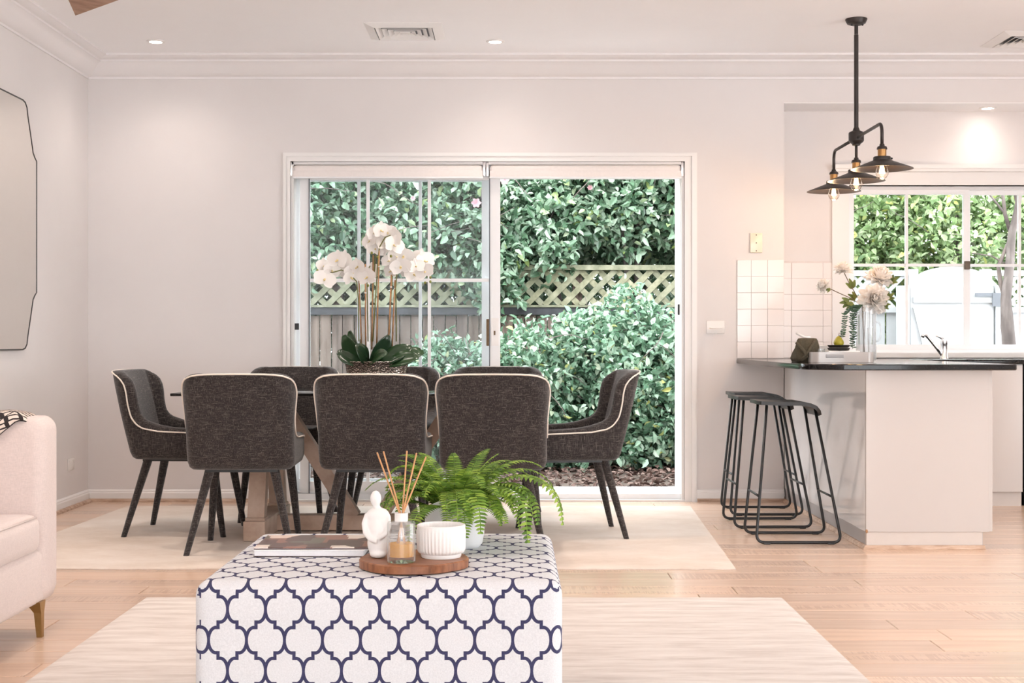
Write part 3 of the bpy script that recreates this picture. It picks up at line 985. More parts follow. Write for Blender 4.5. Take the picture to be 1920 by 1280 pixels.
def fan():
    hx, hy, z = -1.40, 5.57, 2.45
    t = thing('ceiling_fan', 'ceiling fan of which one brown wooden blade tip shows at top left', 'ceiling fan', (hx, hy, CEIL))
    MB().lathe([(0.002, 0), (0.075, 0), (0.07, -0.04), (0.02, -0.055), (0.002, -0.055)]).build('canopy', M['trim'], t, 40)
    MB().tube([(0, 0, -0.05), (0, 0, -0.30)], 0.012, 12).build('downrod', M['trim'], t, True)
    MB().lathe([(0.002, -0.27), (0.05, -0.275), (0.10, -0.30), (0.11, -0.35), (0.09, -0.39), (0.05, -0.41), (0.002, -0.412)]).build('motor', M['trim'], t, True)
    for k in range(3):
        a = R(134 + 120 * k)
        d = Vector((math.cos(a), math.sin(a), 0))
        n = Vector((-d.y, d.x, 0))
        rings = []
        for s_, w, off in ((0.09, 0.045, 0), (0.18, 0.06, 0), (0.45, 0.068, 0), (0.70, 0.072, 0)):
            c = d * s_ + Vector((0, 0, z - CEIL))
            tilt = Vector((0, 0, 0.022))
            sk = d * (-0.095 if s_ > 0.6 else 0)
            rings.append([c - n * w - tilt + sk * -1, c + n * w + tilt + sk, c + n * w + tilt + sk + Vector((0, 0, 0.008)), c - n * w - tilt - sk + Vector((0, 0, 0.008))])
        MB().loft(rings).build('blade', M['walnut'], t)


fan()


# ------------------------------------------------------------------ wall fittings
def plates():
    d = WALL
    t = thing('wall_plate', 'glossy cream wall plate with three screws above the tiles', 'wall plate', P(1417.5, 474, d))
    w, h = 23 * d / F, 37 * d / F
    MB().rbox(-w / 2, w / 2, -0.012, 0, 0, h, 0.004, 3).build('cover', M['cream'], t, 40)
    for k in (0.1, 0.5, 0.9):
        MB().ball((0, -0.0125, h * k), 0.004, 0.002, 0.004, 8, 5).build('screw', M['screw'], t, True)
    t = thing('light_switch', 'white dimmer switch plate on the wall right of the door', 'switch', P(1341.5, 625, d))
    w, h = 34 * d / F, 24 * d / F
    MB().rbox(-w / 2, w / 2, -0.007, 0, 0, h, 0.003, 2).build('plate', M['plastic'], t, 40)
    MB().rbox(-w * 0.36, w * 0.30, -0.010, -0.006, h * 0.18, h * 0.82, 0.0015, 2).build('rocker', M['plastic'], t, 40)
    MB().lathe([(0.001, 0), (0.010, 0), (0.009, 0.006), (0.001, 0.006)]).build('knob', M['plastic'], t, 40)
    k = t.children[-1]
    k.rotation_euler = (R(90), 0, 0)
    k.location = (0, -0.009, h / 2)
    t = thing('power_outlet', 'small white power outlet low on the left wall', 'outlet', (LW, 8.62, 0.23))
    MB().rbox(0, 0.007, -0.058, 0.058, 0, 0.072, 0.003, 2).build('plate', M['plastic'], t, 40)
    for s_ in (-1, 1):
        MB().rbox(0.006, 0.010, s_ * 0.03 - 0.012, s_ * 0.03 + 0.012, 0.042, 0.062, 0.001, 1).build('switch', M['plastic'], t)


plates()


def mirror():
    cy = 7.39
    pts = []
    # far half outline (y offset, z), top centre to bottom centre
    half = [(0.0, 2.325), (0.36, 2.325), (0.40, 2.317), (0.425, 2.295), (0.44, 2.25), (0.50, 2.12), (0.525, 2.06), (0.555, 2.035), (0.585, 2.018),
            (0.585, 1.285), (0.555, 1.268), (0.525, 1.243), (0.50, 1.18), (0.44, 1.04), (0.425, 0.995), (0.40, 0.975), (0.36, 0.967), (0.0, 0.967)]
    out = half + [(-y, z) for y, z in reversed(half[1:-1])]
    t = thing('wall_mirror', 'large scalloped mirror with thin black frame on left wall', 'mirror', (LW, cy, 0.967))
    loop = [(0.012, y, z - 0.967) for y, z in out]
    back = [(0.001, y, z - 0.967) for y, z in out]
    MB().loft([back, loop]).build('mirror_glass', M['mirror'], t)
    cen = Vector((0.0, 0, 0.68))
    pts = [Vector(p) for p in loop]
    n = len(pts)
    rings = []
    for i in range(n + 1):
        p = pts[i % n]
        a, b = pts[(i - 1) % n], pts[(i + 1) % n]
        tg = (b - a).normalized()
        nn = tg.cross(Vector((1, 0, 0))).normalized()
        if nn.dot(p - cen) < 0:
            nn = -nn
        rings.append([p + nn * 0.004 + Vector((-0.011, 0, 0)), p + nn * 0.004 + Vector((0.002, 0, 0)), p - nn * 0.003 + Vector((0.002, 0, 0)), p - nn * 0.004 + Vector((-0.011, 0, 0))])
    MB().loft(rings, caps=False).build('frame', M['black'], t)


mirror()


# ------------------------------------------------------------------ rugs
def rug(name, x0, x1, y0, y1, h, mat, label, skew=0.0):
    nx, ny = 60, 40
    rr = random.Random(5)
    vs, fs = [], []
    wob = [rr.uniform(-0.006, 0.006) for _ in range(nx + 1)]
    ox, oy = (x0 + x1) / 2, (y0 + y1) / 2
    for j in range(ny + 1):
        for i in range(nx + 1):
            v = j / ny
            u = i / nx
            x = x0 + (x1 - x0) * u + skew * v
            y = y0 + (y1 - y0) * v + (wob[i] if j in (0, ny) else 0)
            e = min(i, nx - i, j, ny - j)
            z = h * (0.55 if e == 0 else 1.0)
            vs.append((x - ox, y - oy, z))
    for j in range(ny):
        for i in range(nx):
            a = j * (nx + 1) + i
            fs.append((a, a + 1, a + nx + 2, a + nx + 1))
    per = [i for i in range(nx + 1)] + [j * (nx + 1) + nx for j in range(1, ny + 1)] + [ny * (nx + 1) + i for i in range(nx - 1, -1, -1)] + [j * (nx + 1) for j in range(ny - 1, 0, -1)]
    o = len(vs)
    for i in per:
        vs.append((vs[i][0], vs[i][1], 0.0005))
    m = len(per)
    for k in range(m):
        fs.append((per[k], o + k, o + (k + 1) % m, per[(k + 1) % m]))
    ob = MB().add(vs, fs).build(name, mat, None, 60, (ox, oy, 0))
    tag(ob, label, 'rug')


RUGZ = 0.010
rug('dining_rug', -2.45, 0.99, 6.294, 8.70, RUGZ, M['rugd'], 'faded beige rug under the dining table and chairs', 0.10)
rug('living_rug', -1.435, 1.058, 2.2, 5.585, 0.010, M['rugf'], 'cream rippled rug under the trellis-print ottoman')


# ------------------------------------------------------------------ dining table
def table():
    cx, cy = -0.765, 7.52
    t = thing('dining_table', 'rectangular dining table with thin black top and limed oak trestle base', 'table', (cx, cy, RUGZ))
    MB().rbox(-0.935, 0.935, -0.45, 0.45, 0.728, 0.742, 0.003, 2).build('tabletop', M['stone'], t, 40)
    for s_ in (-1, 1):
        x = s_ * 0.525
        MB().rbox(x - 0.055, x + 0.055, -0.41, 0.41, 0.0, 0.10, 0.006, 2).build('foot', M['oak'], t, 40)
        MB().rbox(x - 0.05, x + 0.05, -0.38, 0.38, 0.665, 0.728, 0.006, 2).build('top_bearer', M['oak'], t, 40)
        for q in (-1, 1):
            lp = MB()
            lp.bar((x, q * 0.33, 0.098), (x, q * 0.16, 0.668), 0.085, 0.075, (0, 1, 0))
            lp.build('post', M['oak'], t)
            MB().rbox(x - 0.05, x + 0.05, q * 0.33 - 0.05, q * 0.33 + 0.05, 0.098, 0.115, 0.003, 1).build('post_plinth', M['oak'], t)
        MB().bar((s_ * 0.07, 0, 0.075), (s_ * 0.47, 0, 0.70), 0.075, 0.085, (0, 1, 0)).build('brace', M['oak'], t)
    MB().rbox(-0.48, 0.48, -0.045, 0.045, 0.008, 0.088, 0.004, 2).build('stretcher', M['oak'], t, 40)


table()


# ------------------------------------------------------------------ dining chairs
def chair_proto():
    t = thing('dining_chair', '', 'chair', group='charcoal dining chairs around the table')
    RF = 0.07
    ZB = 0.40
    yfront = 0.25

    def width(z):
        return float(np.interp(z, [0.40, 0.46, 0.55, 0.65, 0.77, 0.87], [0.246, 0.254, 0.252, 0.254, 0.266, 0.264]))

    def plan(q, z):
        """q: 0 back centre .. 1 front centre, right half"""
        yb = -0.255 - 0.115 * (z - 0.4) / 0.46
        w = width(z)
        RB = max(0.05, -0.262 - yb)
        if q < 0.25:
            return Vector(((w - RB) * q / 0.25, yb + 0.012 * (q / 0.25) ** 2, z))
        if q < 0.5:
            a = (q - 0.25) / 0.25 * PI / 2
            return Vector((w - RB + RB * math.sin(a), yb + 0.012 + RB * (1 - math.cos(a)), z))
        if q < 0.8:
            u = (q - 0.5) / 0.3
            y0 = yb + 0.012 + RB
            return Vector((w, y0 + (yfront - RF - y0) * u, z))
        if q < 0.92:
            a = (q - 0.8) / 0.12 * PI / 2
            return Vector((w - RF + RF * math.cos(a), yfront - RF + RF * math.sin(a), z))
        u = (q - 0.92) / 0.08
        return Vector(((w - RF) * (1 - u), yfront, z))

    tabq = [0, 0.20, 0.28, 0.34, 0.40, 0.44, 0.475, 0.492, 0.500, 0.508, 0.516, 0.526, 0.545, 0.60, 0.80, 0.92, 1.0]
    tabz = [0.862, 0.861, 0.858, 0.851, 0.836, 0.817, 0.788, 0.745, 0.700, 0.640, 0.605, 0.582, 0.564, 0.549, 0.538, 0.515, 0.512]
    qs = np.concatenate([np.linspace(0, 0.25, 7)[:-1], np.linspace(0.25, 0.48, 20)[:-1], np.linspace(0.48, 0.57, 26)[:-1], np.linspace(0.57, 0.80, 9)[:-1], np.linspace(0.8, 0.92, 7)[:-1], np.linspace(0.92, 1.0, 4)])
    fine = np.linspace(0, 1, 801)
    zf = np.interp(fine, tabq, tabz)
    ker = np.ones(9) / 9
    zs = np.convolve(np.pad(zf, 4, mode='edge'), ker, 'valid')
    rim = np.interp(qs, fine, zs)
    cols = []
    rimpts = []
    for q, hz in zip(qs, rim):
        def nrm(z):
            e = 1e-3
            a, b = plan(max(q - e, 0), z), plan(min(q + e, 1), z)
            tg = b - a
            tg.z = 0
            n = Vector((-tg.y, tg.x, 0))
            n.normalize()
            return n      # inward
        col = []
        for ins, z in ((0.045, ZB), (0.018, ZB + 0.003), (0.005, ZB + 0.014), (0.0, ZB + 0.04)):
            col.append(plan(q, z) + nrm(z) * ins)
        for k in range(1, 7):
            z = ZB + 0.04 + (hz - ZB - 0.04) * k / 6
            col.append(plan(q, z))
        rp = col[-1]
        rimpts.append(rp.copy())
        # bulge direction: perpendicular to the rim
        e = 0.008
        def rp_at(qq):
            qq = min(max(qq, 0), 1)
            return plan(qq, float(np.interp(qq, fine, zs)))
        tg = (rp_at(q + e) - rp_at(q - e)).normalized()
        n = nrm(hz)
        bd = tg.cross(n)
        if bd.z < 0 and abs(bd.z) > 0.05:
            bd = -bd
        elif bd.y < 0:
            bd = -bd
        bd.normalize()
        TH = 0.062 if q < 0.8 else 0.05
        BU = float(np.interp(q, [0, 0.25, 0.42, 0.5, 0.54, 0.65, 0.8, 1], [0.003, 0.004, 0.02, 0.045, 0.045, 0.024, 0.02, 0.012]))
        for k in range(1, 7):
            a = PI * k / 6
            col.append(rp + n * (TH * (1 - math.cos(a)) / 2) + bd * (BU * math.sin(a) ** 0.8 if k < 6 else 0))
        zin = 0.455
        top = col[-1]
        for k in range(1, 5):
            z = top.z + (zin - top.z) * k / 4
            base = plan(q, max(z, ZB)) + nrm(z) * TH
            col.append(Vector((base.x, base.y, z)))
        cols.append(col)
    nrow = len(cols[0])
    ring = cols + [[Vector((-p.x, p.y, p.z)) for p in c] for c in cols[-2:0:-1]]
    vs = [p for c in ring for p in c]
    fs = []
    m = len(ring)
    for i in range(m):
        j = (i + 1) % m
        for k in range(nrow - 1):
            fs.append((i * nrow + k, i * nrow + k + 1, j * nrow + k + 1, j * nrow + k))
    fs.append(tuple(i * nrow for i in range(m)))
    fs.append(tuple(i * nrow + nrow - 1 for i in range(m)))
    MB().add(vs, fs).build('backrest', M['weave'], t, 60)
    # piping along the outer rim
    keep = [p for p, q in zip(rimpts, qs) if q <= 0.83]
    path = [Vector((-p.x, p.y, p.z)) for p in reversed(keep[1:])] + keep
    out = []
    for p in path:
        n = Vector((p.x, p.y + 0.05, 0)).normalized()
        out.append(p + n * 0.0025)
    MB().tube(out, 0.0042, 6).build('piping', M['piping'], t, True)
    MB().rbox(-0.192, 0.192, -0.22, 0.205, 0.435, 0.522, 0.035, 4).build('seat', M['weave'], t, 60)
    MB().box(-0.17, 0.17, -0.20, 0.20, 0.388, 0.405).build('seat_frame', M['black'], t)

    def leg(top, bot):
        rings = []
        for p, r_ in ((top, 0.021), (bot, 0.0125)):
            rings.append([(p[0] + r_ * math.cos(a) * 1.15, p[1] + r_ * math.sin(a) * 1.15, p[2]) for a in [PI / 8 + k * PI / 4 for k in range(8)]])
        return MB().loft(rings)
    for s_ in (-1, 1):
        leg((s_ * 0.152, -0.175, 0.40), (s_ * 0.245, -0.275, 0)).build('leg', M['weave'], t, 60)
        leg((s_ * 0.185, 0.17, 0.40), (s_ * 0.222, 0.235, 0)).build('leg', M['weave'], t, 60)
    return t


CH = chair_proto()
chairs = [
    ((-1.286, 6.925), 2, 'charcoal dining chair seen from behind, left of the three in front'),
    ((-0.656, 6.925), -1, 'charcoal dining chair seen from behind, middle of the three in front'),
    ((-0.085, 6.90), -1, 'charcoal dining chair seen from behind, right of the three, behind the fern'),
    ((-1.70, 7.51), -93, 'charcoal dining chair side-on at the left end of the table'),
    ((0.285, 7.43), 95, 'charcoal dining chair side-on at the right end, before the open doorway'),
    ((-1.28, 8.09), 180, 'charcoal dining chair facing viewer on the far side, left of the orchid'),
    ((-0.69, 8.09), 180, 'charcoal dining chair on the far side, mostly hidden behind the orchid pot'),
    ((-0.085, 8.09), 180, 'charcoal dining chair on the far side, farthest right, only top edge showing'),
]
for i, ((x, y), a, lab) in enumerate(chairs):
    c = CH if i == 0 else copy_tree(CH)
    c.location = (x, y, RUGZ)
    c.scale = (1, 1, 0.985)
    c.rotation_euler = (0, 0, R(a))
    c['label'] = lab


# ------------------------------------------------------------------ kitchen
def kitchen():
    X0, X1, Y0, Y1 = 1.72, 2.342, 6.912, WALL - 0.004
    t = thing('breakfast_bar', 'glossy white breakfast bar cabinet behind the two black stools', 'cabinet', (X0, Y0, 0))
    w, l = X1 - X0, Y1 - Y0
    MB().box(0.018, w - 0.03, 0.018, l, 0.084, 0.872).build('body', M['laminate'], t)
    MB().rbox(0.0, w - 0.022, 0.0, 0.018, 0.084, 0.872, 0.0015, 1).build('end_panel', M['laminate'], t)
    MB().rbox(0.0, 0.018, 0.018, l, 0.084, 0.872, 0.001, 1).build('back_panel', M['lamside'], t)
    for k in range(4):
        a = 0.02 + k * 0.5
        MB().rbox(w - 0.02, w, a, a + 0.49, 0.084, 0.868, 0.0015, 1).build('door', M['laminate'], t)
    MB().box(0.004, 0.02, 0.03, l, 0.0, 0.084).build('kickboard', M['kick'], t)
    k = MB().box(0.004, w - 0.055, 0.006, 0.03, 0.0, 0.084).build('kickboard', M['kickbeige'], t)
    MB().box(w - 0.06, w - 0.045, 0.03, l, 0.0, 0.084).build('kickboard', M['kick'], t)
    a = [(-0.016, -0.016, 0), (-0.016, -0.016, 0.004), (-0.004, -0.004, 0.02), (0.006, 0.006, 0.02), (0.006, 0.006, 0)]
    b = [(w - 0.045, p[1], p[2]) for p in a]
    c = [(p[0], l, p[2]) for p in a]
    MB().loft([c, a, b]).build('floor_bead', M['quad'], t)
    MB().ball((0.004, 0.0, 0.088), 0.006, 0.003, 0.010, 8, 6).build('edge_chip', M['stake'], t)

    # stone top with a rounded free corner
    top = []
    x0, x1, y0, y1 = 1.418, 2.425, 6.825, WALL - 0.001
    rr = 0.24
    top.append((x0, y1))
    for k in range(13):
        a = PI + PI / 2 * k / 12
        top.append((x0 + rr + rr * math.cos(a), y0 + rr + rr * math.sin(a)))
    top += [(x1 - 0.01, y0), (x1, y0 + 0.01), (x1, y1)]
    z0, z1 = 0.872, 0.90
    cen = Vector((1.95, 8.0))

    def ring(ins, z):
        return [(x + (cen.x - x) * ins, y + (cen.y - y) * ins, z) for x, y in top]
    o = MB().loft([ring(0.004, z0), ring(0, z0 + 0.004), ring(0, z1 - 0.004), ring(0.004, z1)]).build('bar_benchtop', M['stone'], None, 40)
    tag(o, 'polished black stone top on the breakfast bar with rounded corner', 'benchtop')

    # sink run under the window
    yb0 = 8.70
    o = MB().rbox(1.72, 3.14, yb0 - 0.03, KW - 0.002, 0.872, 0.90, 0.003, 2)
    # leave the breakfast bar's strip out: start right of it
    o = MB().rbox(2.43, RW - 0.01, yb0 - 0.03, KW - 0.004, 0.872, 0.90, 0.003, 2).build('sink_benchtop', M['stone'], None, 40)
    tag(o, 'black stone benchtop along the kitchen window wall', 'benchtop')
    o = MB().box(1.719, 2.4285, WALL + 0.001, KW - 0.004, 0.872, 0.90).build('corner_benchtop', M['stone'])
    tag(o, 'black stone strip joining the two benchtops in the recess', 'benchtop')
    t = thing('sink_cabinet', 'white kitchen cabinet beneath the sink bench, right of the bar', 'cabinet', (2.43, yb0, 0))
    MB().box(0, 0.70, 0.02, KW - yb0 - 0.01, 0.09, 0.87).build('body', M['laminate'], t)
    MB().rbox(0.004, 0.345, 0, 0.018, 0.09, 0.866, 0.0015, 1).build('door', M['laminate'], t)
    MB().rbox(0.351, 0.694, 0, 0.018, 0.09, 0.866, 0.0015, 1).build('door', M['laminate'], t)
    MB().box(0, 0.70, 0.04, 0.055, 0, 0.09).build('kickboard', M['kickbeige'], t)
    t = thing('dishwasher', 'black appliance front at the right edge beside the white cabinet', 'dishwasher', (3.14, yb0, 0))
    MB().rbox(0, 0.6, 0.0, 0.55, 0.10, 0.868, 0.004, 1).build('body', M['appliance'], t)
    MB().rbox(0.0, 0.6, -0.012, 0.0, 0.74, 0.86, 0.003, 1).build('control_panel', M['black'], t)
    MB().box(0.01, 0.59, 0.04, 0.5, 0.0, 0.10).build('plinth', M['black'], t)
    # tap
    d = 9.02
    bx, by, bz = P(1770, 672, d)
    t = thing('kitchen_tap', 'chrome mixer tap on the bench below the window', 'tap', (bx, by, 0.90))
    MB().lathe([(0.002, 0), (0.026, 0), (0.026, 0.006), (0.021, 0.012), (0.020, 0.09), (0.023, 0.095), (0.022, 0.118), (0.012, 0.128), (0.002, 0.129)], n=24).build('body', M['chrome'], t, 40)
    MB().tube([(-0.01, 0, 0.02), (-0.05, -0.01, 0.07), (-0.10, -0.02, 0.128), (-0.122, -0.025, 0.15), (-0.140, -0.03, 0.152), (-0.146, -0.03, 0.135)], [0.010, 0.010, 0.010, 0.011, 0.012, 0.012], 12).build('spout', M['chrome'], t, True)
    MB().tube([(0.0, 0, 0.12), (-0.025, -0.005, 0.138), (-0.055, -0.01, 0.146)], [0.012, 0.009, 0.006], 10).build('lever', M['chrome'], t, True)


kitchen()


def stool_proto():
    t = thing('bar_stool', '', 'stool', group='black metal bar stools at the breakfast bar')
    # seat: slab with waterfall right end; x lateral (towards bar), y depth
    hy = 0.155
    prof = [(-0.190, 0.702), (-0.182, 0.702), (-0.14, 0.700), (-0.08, 0.698), (-0.02, 0.698), (0.03, 0.698), (0.065, 0.692), (0.092, 0.680), (0.108, 0.660), (0.115, 0.640)]
    tops, bots = [], []
    for i, (x, z) in enumerate(prof):
        a = prof[max(i - 1, 0)]
        b = prof[min(i + 1, len(prof) - 1)]
        tg = Vector((b[0] - a[0], 0, b[1] - a[1])).normalized()
        n = Vector((-tg.z, 0, tg.x))
        tops.append(Vector((x, 0, z)) + n * 0.009)
        bots.append(Vector((x, 0, z)) - n * 0.009)
    rings = []
    for i in range(len(prof)):
        hh = hy * (0.90 if i in (0, len(prof) - 1) else 1.0)
        a, b = tops[i], bots[i]
        rings.append([(a.x, -hh, a.z), (a.x, hh, a.z), (b.x, hh, b.z), (b.x, -hh, b.z)])
    MB().loft(rings).build('seat', M['blackwood'], t, 40)
    # two wire loops, one near and one far, joined by foot bars
    r_ = 0.0075

    def loop(ys):
        yt, yb = ys * 0.13, ys * 0.185

        def at(x, z):
            k = z / 0.67
            return Vector((x, yb + (yt - yb) * k, z))
        corner = [(-0.150, 0.690), (-0.213, 0.009), (0.213, 0.009), (0.092, 0.672)]
        pts = [at(*corner[0])]
        for c, pa, pb in ((corner[1], corner[0], corner[2]), (corner[2], corner[1], corner[3])):
            cv = Vector((c[0], 0, c[1]))
            da = (Vector((pa[0], 0, pa[1])) - cv).normalized() * 0.045
            db = (Vector((pb[0], 0, pb[1])) - cv).normalized() * 0.045
            for k in range(7):
                u = k / 6
                q = (cv + da) * (1 - u) ** 2 + cv * 2 * u * (1 - u) + (cv + db) * u ** 2
                pts.append(at(q.x, q.z))
        pts.append(at(*corner[3]))
        MB().tube(pts, r_, 8).build('wire_loop', M['black'], t, True)
        for x in (-0.16, 0.16):
            MB().rbox(x - 0.018, x + 0.018, yb - 0.010, yb + 0.010, 0.0, 0.012, 0.003, 1).build('foot_pad', M['black'], t)
    loop(-1)
    loop(1)
    for s_ in (-1, 1):
        z = 0.235
        k = z / 0.67
        y = 0.185 + (0.13 - 0.185) * k
        x = s_ * 0.213 - ((-0.063 if s_ < 0 else 0.121) * k)
        MB().tube([(x, -y, z), (x, y, z)], 0.006, 8).build('foot_bar', M['black'], t, True)
    return t


ST = stool_proto()
for i, (x, y, a, lab) in enumerate(((1.429, 7.27, 0, 'black wire-frame bar stool nearest the viewer beside the white bar'), (1.408, 7.87, 1, 'black wire-frame bar stool in the middle of the row of three'),
                                    (1.477, 8.43, 0, 'black wire-frame bar stool farthest back, close to the wall'))):
    s = ST if i == 0 else copy_tree(ST)
    s.location = (x, y, 0.0)
    s.rotation_euler = (0, 0, R(a))
    s['label'] = lab


# ------------------------------------------------------------------ sofa and throw
def sofa():
    XF, XB = -1.60, -2.60          # front and back
    Y1, Y0 = 5.03, 2.90
    t = thing('sofa', 'blush linen sofa at the left edge facing into the room', 'sofa', (XB, Y0, 0))
    L = Y1 - Y0
    D = XF - XB
    MB().rbox(0, D - 0.01, 0.02, L - 0.02, 0.115, 0.30, 0.02, 3).build('base', M['sofa'], t, 50)
    for y0, nm in ((L - 0.175, 'arm'), (0, 'arm')):
        # arm profile in (x,z) with a soft upper front corner
        prof = [(0.0, 0.13), (0.0, 0.70), (0.02, 0.735), (0.08, 0.752), (0.75, 0.752)]
        for k in range(1, 8):
            a = PI / 2 * k / 7
            prof.append((D - 0.05 + 0.05 * math.sin(a), 0.702 + 0.05 * math.cos(a)))
        prof += [(D, 0.16), (D - 0.012, 0.125), (D - 0.04, 0.115), (0.02, 0.115)]
        cx_, cz_ = D / 2, 0.43
        rings = []
        for ins, yy in ((0.040, 0), (0.012, 0.010), (0.0, 0.035), (0.0, 0.14), (0.012, 0.165), (0.040, 0.175)):
            ring = []
            for x, z in prof:
                dx, dz = cx_ - x, cz_ - z
                ring.append((x + math.copysign(min(ins, abs(dx)), dx), y0 + yy, z + math.copysign(min(ins, abs(dz)), dz)))
            rings.append(ring)
        MB().loft(rings).build(nm, M['sofa'], t, 60)
    MB().rbox(0, 0.24, 0.17, L - 0.17, 0.28, 0.80, 0.05, 4).build('backrest', M['sofa'], t, 60)
    half = (L - 0.35) / 2
    for k in range(2):
        a = 0.176 + k * half
        c = MB().rbox(0.2, D - 0.002, a, a + half - 0.002, 0.29, 0.425, 0.04, 4).build('seat_cushion', M['sofa'], t, 60)
        x = D + 0.0
        MB().tube([(x - 0.012, a + 0.04, 0.414), (x - 0.012, a + half - 0.04, 0.414)], 0.0035, 6).build('piping', M['sofa'], c, True)
        MB().rbox(0.2, 0.42, a + 0.01, a + half - 0.01, 0.42, 0.78, 0.06, 4).build('back_cushion', M['sofa'], t, 60)
    for x, y, mat in ((D - 0.025, L - 0.165, 'gold'), (D - 0.025, 0.165, 'gold')):
        rings = []
        for z, w in ((0.0, 0.011), (0.085, 0.016), (0.105, 0.024), (0.122, 0.03)):
            rings.append([(x - w * 1.6 + 0.02, y - w, z), (x + 0.02, y - w, z), (x + 0.02, y + w, z), (x - w * 1.6 + 0.02, y + w, z)])
        MB().loft(rings).build('leg', M[mat], t)
    for x, y in ((0.62, L - 0.22), (0.1, L - 0.2), (0.1, 0.2)):
        MB().lathe([(0.002, 0), (0.03, 0), (0.04, 0.118), (0.002, 0.118)], (x, y, 0), 20).build('leg', M['darkfoot'], t, 40)
    # throw over the far arm
    ya0, ya1 = Y1 - 0.175, Y1
    path = []          # (y, z) over the arm, inner side first
    for z in np.linspace(0.46, 0.70, 9):
        path.append((ya0 - 0.006, z))
    for k in range(1, 6):
        a = PI / 2 * k / 6
        path.append((ya0 + 0.034 - 0.04 * math.cos(a), 0.722 + 0.04 * math.sin(a)))
    for y in np.linspace(ya0 + 0.034, ya1 - 0.034, 6):
        path.append((y, 0.7635))
    for k in range(1, 6):
        a = PI / 2 * k / 6
        path.append((ya1 - 0.034 + 0.04 * math.sin(a), 0.722 + 0.04 * math.cos(a)))
    for z in np.linspace(0.70, 0.50, 7):
        path.append((ya1 + 0.007, z))
    s_ = 0
    acc = [0]
    for a, b in zip(path, path[1:]):
        s_ += math.hypot(b[0] - a[0], b[1] - a[1])
        acc.append(s_)
    topi = 16
    nx = 40
    bm = bmesh.new()
    uvl = bm.loops.layers.uv.new('UVMap')
    grid = []
    uvs = {}
    for i, (y, z) in enumerate(path):
        row = []
        back = abs(acc[i] - acc[topi])
        xe = XF - 0.05 - max(0, acc[topi] - acc[i] - 0.06) * 1.25 - (0.02 if i > topi + 3 else 0)
        for j in range(nx + 1):
            u = j / nx
            x = xe - u * (xe - (XB + 0.02))
            dz = 0.004 * math.sin(x * 38 + i * 0.3)
            zz = z + (dz if 9 <= i <= 25 else 0)
            if u < 0.12:
                zz -= 0.03 * max(0, (x - (XF - 0.11)) / 0.06) ** 2 * (1 if z > 0.7 else 0)
            yy = y + (-abs(dz) if i < 9 else (abs(dz) if i > 22 else 0))
            v = bm.verts.new((x, yy, zz))
            uvs[v] = (xe - x, acc[i])
            row.append(v)
        grid.append(row)
    for i in range(len(path) - 1):
        for j in range(nx):
            f = bm.faces.new((grid[i][j], grid[i][j + 1], grid[i + 1][j + 1], grid[i + 1][j]))
            f.smooth = True
            for lp in f.loops:
                lp[uvl].uv = uvs[lp.vert]
    bmesh.ops.recalc_face_normals(bm, faces=bm.faces[:])
    me = bpy.data.meshes.new('throw')
    bm.to_mesh(me)
    bm.free()
    me.materials.append(M['throw'])
    o = obj('throw_blanket', me)
    so = o.modifiers.new('thick', 'SOLIDIFY')
    so.thickness = 0.004
    so.offset = 1.0
    tag(o, 'black and cream patterned throw draped over the sofa arm', 'throw')


sofa()


# ------------------------------------------------------------------ ottoman
OTOP = 0.44


